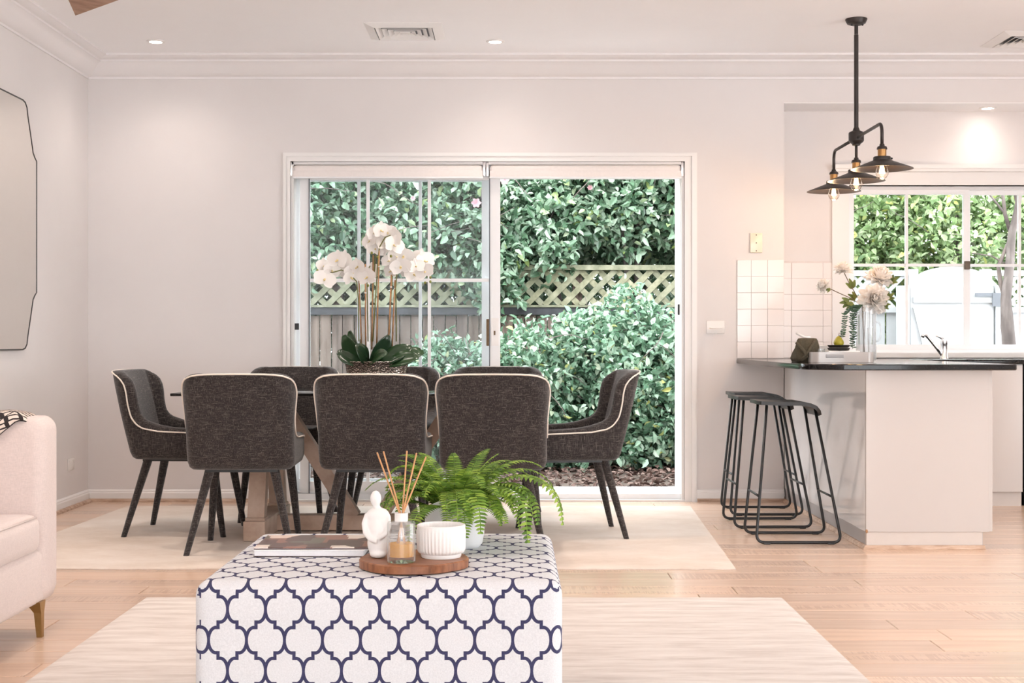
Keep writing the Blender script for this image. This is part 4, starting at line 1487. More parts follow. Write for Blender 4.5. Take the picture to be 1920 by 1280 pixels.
def ottoman():
    x0, x1, y0, y1 = -0.756, 0.120, 3.371, 4.245
    z0, z1 = 0.07, OTOP
    t = thing('ottoman', 'square ottoman in white cotton printed with navy trellis', 'ottoman', ((x0 + x1) / 2, (y0 + y1) / 2, 0.010))
    ox, oy = (x0 + x1) / 2, (y0 + y1) / 2
    bm = bmesh.new()
    bmesh.ops.create_cube(bm, size=1)
    for v in bm.verts:
        v.co = Vector((v.co.x * (x1 - x0), v.co.y * (y1 - y0), (z0 + z1) / 2 + v.co.z * (z1 - z0)))
    bmesh.ops.bevel(bm, geom=bm.edges[:], offset=0.034, segments=5, profile=0.5, affect='EDGES')
    bmesh.ops.subdivide_edges(bm, edges=[e for e in bm.edges if e.calc_length() > 0.3], cuts=10, use_grid_fill=True)
    hx, hy = (x1 - x0) / 2, (y1 - y0) / 2
    for v in bm.verts:                    # soft, slightly crowned top and full sides
        u, w = max(0, 1 - (v.co.x / hx) ** 2), max(0, 1 - (v.co.y / hy) ** 2)
        if v.co.z > z1 - 0.004:
            v.co.z += 0.004 * min(u, 0.5) * min(w, 0.5) * 4
        k = max(0, 1 - ((v.co.z - 0.25) / 0.2) ** 2)
        v.co.y += (0.004 * k * u if v.co.y > 0 else -0.004 * k * u) if abs(v.co.y) > hy - 0.002 else 0
    bm.normal_update()
    uvl = bm.loops.layers.uv.new('UVMap')
    Rr = 0.034
    for f in bm.faces:
        n = f.normal
        f.smooth = True
        ax = max(range(3), key=lambda i: abs(n[i]) + (0.06 if i == 2 else 0))
        for lp in f.loops:
            c = lp.vert.co
            X, Y, Z = c.x + ox, c.y + oy, c.z + 0.0
            # arc-length corrections on the rounded edges
            if ax == 1:
                th = (Z - (z1 - Rr)) / Rr
                v = Z if th < 0 else (z1 - Rr) + Rr * math.asin(min(1, th))
                lp[uvl].uv = (X, v)
            elif ax == 2:
                e = Rr - (Y - y0)
                v = (Y - y0 - Rr) if e < 0 else -Rr * math.asin(min(1, max(0, e / Rr)))
                lp[uvl].uv = (X, (z1 - Rr) + Rr * PI / 2 + v)
            else:
                lp[uvl].uv = (Y + 0.03, Z)
    me = bpy.data.meshes.new('ottoman_cover')
    bm.to_mesh(me)
    bm.free()
    me.materials.append(M['trellis'])
    obj('cover', me, t, (0, 0, -0.010))
    # welt seam around the top edge
    loop = []
    for cx_, cy_, a0 in ((hx, -hy, -90), (hx, hy, 0), (-hx, hy, 90), (-hx, -hy, 180)):
        for k in range(5):
            a = R(a0 + 22.5 * k)
            loop.append((cx_ - math.copysign(Rr, cx_) + (Rr - 0.004) * math.cos(a), cy_ - math.copysign(Rr, cy_) + (Rr - 0.004) * math.sin(a), z1 - 0.0155))
    for s_ in (-1, 1):
        for q in (-1, 1):
            MB().lathe([(0.002, 0), (0.022, 0), (0.028, 0.066), (0.002, 0.066)], (s_ * (hx - 0.07), q * (hy - 0.07), 0), 18).build('foot', M['darkfoot'], t, 40)


ottoman()


def on_ottoman():
    zt = OTOP + 0.004
    # round acacia board
    o = MB()
    bx, by = -0.2475, 3.575
    rr = random.Random(3)
    prof = [(0.002, 0), (0.130, 0), (0.1365, 0.003), (0.137, 0.021), (0.134, 0.024), (0.002, 0.024)]
    ph = [rr.uniform(0, 6) for _ in range(4)]
    o.lathe(prof, (0, 0, 0), 56, mod=lambda a, z: 0.0022 * math.sin(3 * a + ph[0]) + 0.0015 * math.sin(7 * a + ph[1]))
    b = o.build('serving_board', M['board'], None, 40, (bx, by, zt))
    tag(b, 'round acacia wood board carrying the white ornaments on the ottoman', 'board')
    zb = zt + 0.0245
    # abstract seated figure
    t = thing('figure_sculpture', 'white ceramic abstract figure hugging its knees, left on the wooden board', 'sculpture', (-0.339, 3.575, zb))
    body = MB()
    body.ball((-0.004, 0.0, 0.147), 0.0165, 0.018, 0.0205, 18, 12)        # head
    body.ball((-0.002, 0.002, 0.126), 0.011, 0.012, 0.014, 14, 8)         # neck
    body.ball((0.002, 0.003, 0.104), 0.035, 0.025, 0.021, 18, 12)         # shoulders
    body.ball((0.004, 0.002, 0.078), 0.034, 0.027, 0.040, 18, 12)         # bowed back
    body.ball((0.004, 0.0, 0.036), 0.033, 0.030, 0.038, 18, 12)           # hips
    body.ball((0.002, -0.012, 0.056), 0.022, 0.022, 0.046, 16, 10)        # drawn-up legs
    body.ball((0.004, -0.006, 0.010), 0.026, 0.028, 0.012, 16, 10)        # feet
    body.tube([(-0.026, 0.002, 0.106), (-0.036, -0.004, 0.084), (-0.032, -0.016, 0.062), (-0.016, -0.030, 0.050), (0.004, -0.034, 0.044)], [0.011, 0.0095, 0.0085, 0.008, 0.007], 12)
    body.tube([(0.030, 0.0, 0.104), (0.034, -0.010, 0.078), (0.024, -0.026, 0.060), (0.006, -0.034, 0.052)], [0.010, 0.009, 0.008, 0.007], 12)
    bo = body.build('body', M['ceramic'], t, True)
    bo.scale = (0.86, 0.95, 1.0)
    rm = bo.modifiers.new('remesh', 'REMESH')
    rm.mode = 'VOXEL'
    rm.voxel_size = 0.0022
    rm.use_smooth_shade = True
    sm = bo.modifiers.new('smooth', 'SMOOTH')
    sm.factor = 0.5
    sm.iterations = 10
    # reed diffuser
    t = thing('reed_diffuser', 'clear glass reed diffuser bottle half full of amber oil', 'diffuser', (-0.272, 3.497, zb))
    MB().lathe([(0.002, 0.0), (0.033, 0.0), (0.035, 0.003), (0.035, 0.094), (0.033, 0.099), (0.017, 0.101), (0.0155, 0.104), (0.0155, 0.118), (0.0125, 0.118), (0.0125, 0.102), (0.031, 0.094), (0.032, 0.014), (0.002, 0.012)], n=36).build('bottle', M['clearglass'], t, 50)
    MB().lathe([(0.002, 0.0145), (0.0315, 0.0145), (0.0315, 0.046), (0.002, 0.046)], n=32).build('oil', M['oil'], t, 50)
    MB().lathe([(0.013, 0.100), (0.0165, 0.100), (0.0165, 0.121), (0.011, 0.121), (0.011, 0.118)], n=28, caps=False).build('collar', M['plastic'], t, 50)
    d = 3.497
    for ri, (x, y, bxo, byo, dd) in enumerate(((707, 848, 0.016, -0.004, 0.02), (719, 846, 0.010, 0.008, 0.04), (763, 845, -0.010, 0.010, 0.03), (781, 849, -0.014, -0.004, -0.01), (799, 856, -0.017, 0.004, 0.03))):
        tip = Vector(P(x, y, d + dd))
        bot = Vector((-0.272 + bxo * 0.9, d + byo, zb + 0.018))
        # pass through the collar
        mid = Vector((-0.272 - bxo * 0.25, d + byo * 0.3, zb + 0.119))
        mb = MB().tube([bot - mid, Vector((0, 0, 0)), tip - mid], 0.0021, 7)
        o = mb.build('reed_stick', M['reed'], None, True, mid)
        tag(o, ('leftmost rattan stick standing in the reed diffuser', 'second rattan stick from the left in the reed diffuser', 'middle upright rattan stick in the reed diffuser',
                'second rattan stick from the right in the reed diffuser', 'rightmost rattan stick leaning out of the reed diffuser')[ri], 'reed', 'reeds in the diffuser')
    # ribbed bowl
    t = tag(MB().lathe([(0.002, 0.0), (0.049, 0.0), (0.051, 0.004), (0.051, 0.010), (0.056, 0.012), (0.060, 0.020), (0.0615, 0.066), (0.0610, 0.072), (0.0615, 0.080), (0.0580, 0.082), (0.0565, 0.078), (0.055, 0.02), (0.002, 0.014)], n=160,
                       mod=lambda a, z: (0.0013 * math.cos(40 * a) if 0.011 < z < 0.067 else 0)).build('ribbed_bowl', M['ceramic'], None, 50, (-0.1785, 3.58, zb)),
            'white ribbed ceramic bowl on the right of the wooden board', 'bowl')
    # books
    def book(name, x0, x1, y0, y1, z, h, cover, label, rot):
        t = thing(name, label, 'magazine', ((x0 + x1) / 2, (y0 + y1) / 2, z), R(rot))
        hx, hy = (x1 - x0) / 2, (y1 - y0) / 2
        MB().box(-hx + 0.003, hx - 0.003, -hy + 0.001, hy - 0.002, 0.002, h - 0.002).build('pages', M['paper'], t)
        MB().rbox(-hx, hx, -hy, hy, h - 0.0025, h, 0.0008, 1).build('front_cover', cover, t)
        MB().rbox(-hx, hx, -hy, hy, 0, 0.002, 0.0008, 1).build('back_cover', M['covdark'], t)
    book('magazine', -0.678, -0.385, 3.735, 3.97, zt + 0.0005, 0.018, M['paper'], 'white-edged magazine under the brown-covered one on the ottoman', -1)
    book('magazine', -0.682, -0.375, 3.745, 3.985, zt + 0.019, 0.005, M['cover'], 'brown and cream picture-cover magazine lying on top of the stack', 1)


on_ottoman()


# ------------------------------------------------------------------ fern
def fern():
    px, py, zt = -0.158, 3.93, OTOP + 0.003
    t = thing('potted_fern', 'boston fern in a pale slant-cut pot on the ottoman', 'potted plant', (px, py, zt))
    n = 48
    rings = []

    def top(a, r_):     # rim slants: high towards the viewer, low at the back
        return 0.088 - 0.052 * math.sin(a) * r_ / 0.083
    for f_, rr in ((0.0, 0.060), (0.015, 0.068), (0.12, 0.076), (0.45, 0.0815), (0.8, 0.083), (1.0, 0.083)):
        rings.append([(rr * math.cos(2 * PI * k / n), rr * math.sin(2 * PI * k / n), f_ * top(2 * PI * k / n, rr)) for k in range(n)])
    for f_, rr in ((1.0, 0.077), (0.55, 0.074)):
        rings.append([(rr * math.cos(2 * PI * k / n), rr * math.sin(2 * PI * k / n), f_ * top(2 * PI * k / n, rr)) for k in range(n)])
    MB().loft(rings).build('pot', M['potwhite'], t, 50)
    MB().lathe([(0.002, 0.052), (0.03, 0.055), (0.072, 0.030), (0.002, 0.028)], n=24).build('soil', M['soil'], t, 40)
    rr = random.Random(21)
    fronds = []
    for i in range(58):
        az = rr.uniform(0, 2 * PI)
        fronds.append((az, rr.uniform(0.14, 0.27), rr.uniform(0.3, 1.15), rr.uniform(1.5, 2.9)))
    # the ones that make the outline: right droopers, long trailing right, left
    for az, L, el, dr in ((-25, 0.33, 0.75, 2.3), (-40, 0.27, 0.7, 2.9), (-60, 0.24, 0.7, 3.0), (-75, 0.22, 0.7, 3.1), (-12, 0.36, 0.75, 1.9), (5, 0.34, 0.85, 1.9), (20, 0.3, 0.9, 1.6), (170, 0.24, 0.8, 2.8), (195, 0.24, 0.7, 2.9),
                          (215, 0.22, 0.7, 2.9), (182, 0.27, 0.75, 1.9), (10, 0.20, 1.2, 1.4), (95, 0.2, 1.1, 1.4), (-30, 0.28, 0.8, 2.6), (-48, 0.26, 0.85, 2.7), (-88, 0.27, 0.75, 2.8), (-70, 0.30, 0.75, 2.7), (-100, 0.22, 0.8, 2.8), (-35, 0.36, 0.7, 2.4), (-140, 0.24, 0.7, 2.6), (160, 0.26, 0.9, 2.4), (60, 0.22, 1.2, 1.5), (120, 0.22, 1.1, 1.5), (-20, 0.40, 0.7, 1.8)):
        fronds.append((R(az), L, el, dr))
    for az, L, el, dr in fronds:
        d = Vector((math.cos(az), math.sin(az), 0))
        hs = d.cross(Vector((0, 0, 1)))
        p = Vector((0.035 * math.cos(az), 0.02 + 0.035 * math.sin(az), 0.085))
        N = 30
        st = L / N
        pts = []
        ang = el + 0.35
        tw = rr.uniform(-0.35, 0.35)
        for k in range(N + 1):
            pts.append(p.copy())
            dirv = d * math.cos(ang) + Vector((0, 0, 1)) * math.sin(ang) + hs * tw * 0.4
            p = p + dirv.normalized() * st
            if p.z < 0.012 and math.hypot(p.x, p.y) < 0.33:
                p.z = 0.012
            ang -= dr * st / 0.22 * (0.4 + k / N)
            ang = max(ang, -1.45)
        mb = MB()
        mb.tube(pts[::3] + [pts[-1]], [0.0013] * (len(pts[::3])) + [0.0005], 4)
        for k in range(3, N + 1):
            tg = (pts[k] - pts[k - 1]).normalized()
            sd = tg.cross(Vector((0, 0, 1)))
            if sd.length < 0.1:
                sd = hs
            sd = (sd.normalized() + hs * 0.3).normalized()
            up = sd.cross(tg).normalized()
            env = math.sin(PI * min(1, (k + 1) / (N + 2)) ** 0.75) ** 0.7
            ll = 0.034 * env * (L / 0.26) ** 0.4 + 0.003
            w = st * 0.33
            for s_ in (-1, 1):
                c = pts[k]
                a = c - tg * w
                b = c + tg * w
                tip = c + sd * s_ * ll + tg * ll * 0.25 - up * ll * 0.18
                m1 = c + sd * s_ * ll * 0.6 - tg * w * 0.9 + tg * ll * 0.08
                m2 = c + sd * s_ * ll * 0.6 + tg * w * 0.9 + tg * ll * 0.12
                mb.add([a, m1, tip, m2, b], [(0, 1, 2, 3, 4)])
        mb.build('frond', M['fern'], t)


fern()


# ------------------------------------------------------------------ leaf / petal helpers
def petal_mesh(mb, base, tdir, ndir, L, Wd, cup=0.15, curl=0.15, m=4, point=0.55):
    """a broad curved petal: grid of m x 3 quads"""
    t = Vector(tdir).normalized()
    n = Vector(ndir)
    n = (n - t * n.dot(t)).normalized()
    s_ = t.cross(n)
    base = Vector(base)
    vs = []
    for i in range(m + 1):
        u = i / m
        w = Wd * (math.sin(PI * (0.12 + 0.83 * u ** point)) ** 0.75)
        for j in (-1, -0.5, 0, 0.5, 1):
            vs.append(base + t * L * u + s_ * w * j / 2 + n * (cup * L * (j * j) * 0.6 * math.sin(PI * u * 0.9) + curl * L * u * u))
    fs = []
    for i in range(m):
        for j in range(4):
            a = i * 5 + j
            fs.append((a, a + 1, a + 6, a + 5))
    mb.add(vs, fs)


def rot_to(fwd, roll=0.0):
    q = Vector(fwd).normalized().to_track_quat('Z', 'Y')
    return (q.to_matrix() @ Matrix.Rotation(roll, 3, 'Z')).to_euler()


# ------------------------------------------------------------------ orchid
def orchid():
    cx, cy, zt = -0.714, 7.50, RUGZ + 0.742
    t = thing('potted_orchid', 'white orchid arrangement in a hammered metal pot on the dining table', 'potted plant', (cx, cy, zt))
    n = 56

    def ell(r_, z, k):
        a = 2 * PI * k / n
        return (r_ * math.cos(a), r_ * 0.55 * math.sin(a), z)
    rings = [[ell(r_, z, k) for k in range(n)] for r_, z in ((0.125, 0), (0.135, 0.004), (0.152, 0.07), (0.168, 0.145), (0.174, 0.150), (0.174, 0.154), (0.168, 0.154), (0.160, 0.142), (0.15, 0.10))]
    MB().loft(rings).build('pot', M['hammered'], t, 50)
    MB().loft([[ell(r_, z, k) for k in range(n)] for r_, z in ((0.158, 0.128), (0.15, 0.140), (0.05, 0.146), (0.005, 0.146))]).build('soil', M['soil'], t, 40)
    # strap leaves
    d = cy
    rr = random.Random(8)
    specs = [(-0.10, -0.02, -150, 0.16, 0.9), (-0.10, 0.02, 170, 0.17, 1.1), (-0.06, -0.04, -110, 0.13, 0.75), (-0.05, -0.05, -60, 0.17, 0.35), (-0.11, -0.04, -170, 0.12, 0.55),
             (-0.03, -0.02, -30, 0.16, 0.9), (0.10, -0.02, 110, 0.17, 1.15), (0.06, -0.03, 0, 0.19, 0.35), (0.08, -0.05, -30, 0.17, 0.25), (0.03, -0.05, -10, 0.17, 0.55), (0.11, 0.0, 20, 0.16, 0.5), (0.0, 0.03, 60, 0.15, 0.8), (-0.06, 0.04, 130, 0.15, 0.9)]
    for x, y, az, L, el in specs:
        a = R(az)
        dv = Vector((math.cos(a) * math.cos(el), math.sin(a) * math.cos(el), math.sin(el)))
        up = Vector((-math.cos(a) * math.sin(el), -math.sin(a) * math.sin(el), math.cos(el)))
        up = (-up if el > 0.8 else up * 0.6) + Vector((0, -1.1, 0.1))
        mb = MB()
        petal_mesh(mb, (x * 0.75, y, 0.140), dv, up, L * 1.12, 0.096, 0.14, -0.12, 6, 1.25)
        o = mb.build('leaf', M['darkleaf'], t, True)
        so = o.modifiers.new('thick', 'SOLIDIFY')
        so.thickness = 0.003
    # stakes and stems from photo pixels (x_bottom, x_top, y_top)
    T = Vector((cx, cy, zt))

    def L_(x, y, dd=0.0):
        return Vector(P(x, y, d + dd)) - T
    for xb, xt, yt, dd in ((678, 673, 520, 0.0), (686, 685, 495, -0.02), (697, 700, 478, 0.02), (706, 711, 470, -0.03), (728, 734, 515, 0.0), (735, 741, 525, 0.02)):
        MB().tube([L_(xb, 655, dd), L_(xt, yt, dd)], 0.0042, 7).build('stake', M['stake'], t, True)
    stems = [
        ([(673, 640), (672, 560), (669, 528), (655, 512), (640, 506), (622, 511), (606, 514)], -0.02),
        ([(690, 640), (688, 520), (690, 505), (694, 498)], 0.03),
        ([(699, 640), (704, 560), (709, 480), (712, 462), (722, 445), (740, 438)], -0.03),
        ([(743, 640), (742, 540), (745, 505), (760, 488), (778, 487), (793, 506), (801, 520)], 0.0),
        ([(730, 640), (733, 560), (736, 515), (744, 496)], 0.03),
        ([(696, 640), (700, 540), (704, 475), (698, 455)], 0.02)]
    for pts, dd in stems:
        MB().tube([L_(x, y, dd) for x, y in pts], 0.003, 6).build('stem', M['stemgreen'], t, True)
    for x, y, dd in ((672, 549, 0), (685, 549, -0.02), (711, 500, -0.03), (733, 538, 0), (741, 541, 0.02)):
        MB().lathe([(0.004, -0.003), (0.0062, -0.003), (0.0062, 0.003), (0.004, 0.003)], L_(x, y, dd), 12).build('clip', M['plastic'], t, True)
    # one bloom mesh, shared
    bm_ = MB()
    for k in range(3):
        a = R(90 + 120 * k)
        petal_mesh(bm_, (0, 0, 0), (math.cos(a), math.sin(a), 0.12), (0, 0, 1), 0.046, 0.034, 0.05, 0.10, 4, 0.8)
    for s_ in (0, 180):
        a = R(s_ + (12 if s_ == 0 else -12))
        petal_mesh(bm_, (0, 0, 0.003), (math.cos(a), math.sin(a), 0.10), (0, 0, 1), 0.050, 0.062, 0.05, 0.06, 4, 0.8)
    bloom = bm_.mesh('orchid_bloom', M['petal'], True)
    lp = MB()
    petal_mesh(lp, (0, -0.002, 0.004), (0, -0.6, 0.8), (0, 0.8, 0.6), 0.018, 0.014, 0.5, 0.3, 3)
    lp.ball((0, 0.001, 0.007), 0.004, 0.004, 0.005, 8, 6)
    lipm = lp.mesh('orchid_lip', M['lip'], True)
    blooms = [(700, 437), (713, 432), (728, 436), (741, 446), (694, 452), (708, 455), (722, 457), (737, 460), (703, 468), (717, 466),
              (606, 500), (609, 524), (622, 507), (634, 488), (646, 487), (653, 503), (638, 510), (664, 510), (672, 500), (678, 514), (690, 520), (657, 520), (699, 512),
              (731, 490), (744, 482), (757, 480), (768, 492), (752, 500), (735, 508), (764, 508), (780, 500), (795, 490), (798, 510), (775, 515), (740, 498), (786, 484)]
    for x, y in blooms:
        dd = rr.uniform(-0.07, 0.05)
        f = Vector((rr.uniform(-0.9, 0.9), -1, rr.uniform(-0.25, 0.35)))
        b = obj('bloom', bloom, t, L_(x, y, dd), rot_to(f, rr.uniform(-0.4, 0.4)), [rr.uniform(1.0, 1.3)] * 3)
        obj('lip', lipm, b)
    for x, y in ((595, 507), (593, 523), (790, 500), (792, 516), (797, 530), (807, 528), (807, 520), (745, 471), (733, 480), (697, 474), (708, 482), (690, 535)):
        MB().ball(L_(x, y, -0.03), 0.0065, 0.0065, 0.008, 8, 6).build('bud', M['bud'], t, True)


orchid()


# ------------------------------------------------------------------ bench-top tray and its things
def peony(mb, c, R_, fwd, rr):
    f = Vector(fwd).normalized()
    a0 = f.orthogonal().normalized()
    b0 = f.cross(a0)
    for layer, (cnt, ang, ln) in enumerate(((10, 1.85, 1.0), (11, 1.5, 1.0), (11, 1.2, 1.0), (10, 0.92, 1.0), (9, 0.66, 0.98), (7, 0.42, 0.95), (5, 0.18, 0.9))):
        for k in range(cnt):
            a = 2 * PI * (k + 0.5 * (layer % 2)) / cnt + rr.uniform(-0.15, 0.15)
            rad = a0 * math.cos(a) + b0 * math.sin(a)
            e = ang + rr.uniform(-0.12, 0.12)
            dv = rad * math.sin(e) + f * math.cos(e)
            up = -rad * math.cos(e) + f * math.sin(e)
            petal_mesh(mb, Vector(c) - f * R_ * 0.25, dv, up, R_ * ln * rr.uniform(0.95, 1.12), R_ * 0.62, 0.30, 0.12 + rr.uniform(-0.05, 0.1), 4, 0.8)


def bench_items():
    d = 7.60
    zc = 0.9005
    # tray
    x0, x1 = (1523 - 960) * 7.47 / F, (1642 - 960) * 7.47 / F
    hx = (x1 - x0) / 2
    t = thing('serving_tray', 'white tray with slot handle at the corner of the bar', 'tray', ((x0 + x1) / 2, 7.62, zc))
    hy = 0.15
    h = 0.054
    r_ = 0.045
    m = 8

    def rr_ring(ax, ay, rad, z):
        pts = []
        for sx, sy, a0 in ((1, -1, -90), (1, 1, 0), (-1, 1, 90), (-1, -1, 180)):
            for k in range(m + 1):
                a = R(a0 + 90 * k / m)
                pts.append((sx * (ax - rad) + rad * math.cos(a), sy * (ay - rad) + rad * math.sin(a), z))
        return pts
    MB().loft([rr_ring(hx, hy, r_, 0), rr_ring(hx, hy, r_, h), rr_ring(hx - 0.009, hy - 0.009, r_ - 0.009, h), rr_ring(hx - 0.009, hy - 0.009, r_ - 0.009, 0.008)]).build('rim', M['laminate'], t, 40)
    sx0, sx1 = (1548 - 960) * 7.47 / F - t.location.x, (1582 - 960) * 7.47 / F - t.location.x
    for q in (-1, 1):
        MB().rbox(sx0, sx1, q * hy - 0.0025, q * hy + 0.0025, 0.024, 0.042, 0.002, 2).build('handle_slot', M['kick'], t, 40)
    zt = zc + 0.0085
    # olive napkin heaped beside the tray
    rr = random.Random(4)
    mb = MB()
    c = P(1509, 678, 7.62)
    rings = []
    for k, (z, rx, ry) in enumerate(((0, 0.060, 0.05), (0.02, 0.072, 0.055), (0.05, 0.070, 0.05), (0.085, 0.060, 0.042), (0.115, 0.052, 0.032), (0.126, 0.046, 0.018), (0.128, 0.030, 0.006))):
        ring = []
        for j in range(40):
            a = 2 * PI * j / 40
            fold = 1 + 0.10 * math.sin(5 * a + z * 30) + 0.05 * math.sin(11 * a + 2)
            ring.append((rx * fold * math.cos(a) + z * 0.12, ry * fold * math.sin(a), z))
        rings.append(ring)
    mb.loft(rings)
    t = thing('linen_napkin', 'olive green linen napkin heaped over a holder beside the tray', 'napkin', (c[0], 7.62, zc))
    mb.build('cloth', M['olivecloth'], t, True)
    MB().tube([(-0.055, -0.045, 0.105), (-0.02, -0.062, 0.06), (0.0, -0.064, 0.03), (-0.03, -0.06, 0.004)], [0.008, 0.010, 0.010, 0.006], 8).build('hem_fold', M['olivecloth'], t, True)
    MB().tube([(0.05, -0.04, 0.12), (0.02, -0.06, 0.075), (-0.01, -0.066, 0.035), (-0.035, -0.058, 0.006)], [0.006, 0.009, 0.009, 0.006], 8).build('hem_fold', M['olivecloth'], t, True)
    o = MB().tube([Vector((-0.040, 0.03, 0.155)), Vector((0.0, 0.01, 0.132)), Vector((0.03, 0.0, 0.131))], 0.0065, 10).build('white_handle', M['plastic'], t, True)
    # tumbler
    x = (1537.5 - 960) * 7.6 / F
    o = MB().lathe([(0.002, 0), (0.020, 0), (0.022, 0.004), (0.024, 0.062), (0.0225, 0.062), (0.0205, 0.006), (0.002, 0.005)], n=24).build('glass_tumbler', M['clearglass'], None, 50, (x, 7.585, zt))
    tag(o, 'small glass tumbler between the napkin and the white candle', 'glass')
    x = (1550 - 960) * 7.68 / F
    o = MB().lathe([(0.002, 0), (0.034, 0), (0.036, 0.004), (0.036, 0.078), (0.033, 0.080), (0.032, 0.070), (0.002, 0.068)], n=28).build('candle_jar', M['ceramic'], None, 50, (x, 7.69, zt))
    tag(o, 'white candle jar behind the black bowls on the tray', 'candle')
    # white box + black bowls + pear
    bx = (1573 - 960) * 7.57 / F
    o = MB().rbox(-0.085, 0.085, -0.045, 0.045, 0, 0.052, 0.004, 2).build('white_caddy', M['ceramic'], None, 40, ((1577 - 960) * 7.6 / F, 7.60 - 0.03, zt))
    tag(o, 'low white box on the tray under the black bowls', 'box')
    z = zt + 0.0525
    for k, lab in enumerate(('lower of two stacked black bowls on the tray', 'upper of two stacked black bowls, holding the pear')):
        o = MB().lathe([(0.002, 0), (0.048, 0), (0.054, 0.004), (0.060, 0.0145), (0.057, 0.0145), (0.050, 0.006), (0.002, 0.005)], n=32).build('black_bowl', M['matteblack'], None, 50, (bx, 7.575, z + 0.0155 * k))
        tag(o, lab, 'bowl', 'stacked black bowls')
    t = thing('pear', 'yellow-green pear in the upper black bowl', 'pear', (bx + 0.0, 7.575, z + 0.0207))
    MB().lathe([(0.001, 0.001), (0.012, 0.001), (0.024, 0.010), (0.028, 0.020), (0.025, 0.032), (0.017, 0.044), (0.011, 0.052), (0.006, 0.056), (0.001, 0.057)], n=20).build('fruit', M['pear'], t, True)
    MB().tube([(0, 0, 0.055), (0.001, 0, 0.066), (0.003, 0, 0.074)], 0.0016, 6).build('stalk', M['twig'], t, True)
    # jug
    jx = (1624 - 960) * d / F
    t = thing('glass_jug', 'tall clear glass jug holding white peonies on the tray', 'jug', (jx, d, zt))
    jh = 0.293
    MB().lathe([(0.002, 0), (0.050, 0), (0.054, 0.005), (0.053, 0.2), (0.054, jh), (0.0515, jh), (0.0505, 0.2), (0.051, 0.010), (0.002, 0.008)], n=36).build('vessel', M['jugglass'], t, 50)
    pts = [(0.052, 0, 0.205), (0.066, 0, 0.203), (0.077, 0, 0.185), (0.080, 0, 0.155), (0.076, 0, 0.12), (0.066, 0, 0.105), (0.052, 0, 0.100)]
    MB().tube(pts, 0.005, 10).build('handle', M['jugglass'], t, True)
    base = Vector((jx, d, zt))

    def flower(label, bloom_px, R_, dd, fwd, path, leaves, seed):
        r2 = random.Random(seed)
        bw = Vector(P(bloom_px[0], bloom_px[1], d + dd))
        t = thing('peony_stem', label, 'flower', base + Vector((0, 0, 0.012)), group='white peonies in the glass jug')
        org = Vector(t.location)
        pts = [Vector((r2.uniform(-0.02, 0.02), r2.uniform(-0.02, 0.02), 0.0))] + [Vector(P(x, y, d + q)) - org for x, y, q in path] + [bw - org - Vector(fwd).normalized() * R_ * 0.3]
        MB().tube(pts, 0.0022, 6).build('stem', M['twig'], t, True)
        mb = MB()
        peony(mb, bw - org, R_, fwd, r2)
        mb.build('bloom', M['peonypetal'], t, True)
        for x, y, az, L in leaves:
            p = Vector(P(x, y, d + dd)) - org
            a = R(az)
            for k in (-0.6, 0, 0.6):
                mb = MB()
                petal_mesh(mb, p, (math.cos(a + k), -0.3, math.sin(a + k)), (0.1, -1, 0.25), L * (1 - 0.25 * abs(k)), L * 0.5, 0.2, -0.1, 3)
                mb.build('leaf', M['olive_leaf'], t, True)
    flower('large front white peony bloom lowest above the jug', (1640, 559), 0.083, -0.03, (0.05, -1, 0.15), [(1624, 573, 0)], [(1662, 560, 40, 0.05), (1652, 573, 10, 0.05)], 1)
    flower('white peony bloom highest above the jug, behind the largest one', (1650, 518), 0.075, 0.05, (0.2, -0.6, 0.9), [(1626, 575, 0.02)], [(1668, 528, 30, 0.05)], 2)
    flower('small white peony at upper left on a long bent stem', (1581, 503), 0.048, 0.02, (-0.1, -0.3, 1.0), [(1618, 574, 0), (1592, 530, 0.02)], [(1598, 540, 110, 0.055), (1604, 560, 150, 0.05)], 3)
    flower('small white peony leaning out farthest left of the jug', (1543, 535), 0.040, -0.02, (-0.9, -0.4, 0.35), [(1616, 574, 0), (1598, 560, -0.01), (1575, 550, -0.02)], [(1556, 541, 200, 0.03), (1592, 566, 185, 0.055), (1600, 569, 215, 0.05)], 4)
    # trailing sprigs left of the jug
    t = thing('trailing_sprig', 'dark green leafy sprig trailing down the left side of the jug', 'foliage', base + Vector((-0.03, -0.02, 0.28)))
    org = Vector(t.location)
    rr = random.Random(9)
    for path in ([(1612, 573), (1600, 578), (1597, 600), (1598, 630), (1599, 654)], [(1610, 573), (1595, 576), (1584, 590), (1582, 615), (1578, 634)], [(1612, 573), (1602, 585), (1601, 610), (1600, 640)]):
        pts = [Vector(P(x, y, d - 0.07)) - org for x, y in path]
        MB().tube(pts, 0.0012, 5).build('vine', M['sprig'], t, True)
        mb = MB()
        for i in range(len(pts) - 1):
            for k in range(7):
                p = pts[i].lerp(pts[i + 1], k / 7)
                for s_ in (-1, 1):
                    petal_mesh(mb, p, (s_, rr.uniform(-0.5, 0.1), rr.uniform(-0.1, 0.5)), (0, -1, 0.3), rr.uniform(0.014, 0.022), 0.009, 0.1, 0.1, 2)
        tag(mb.build('leaflets', M['sprig'], t, True), kind='stuff')


bench_items()


# ------------------------------------------------------------------ garden
NPR = np.random.default_rng(7)


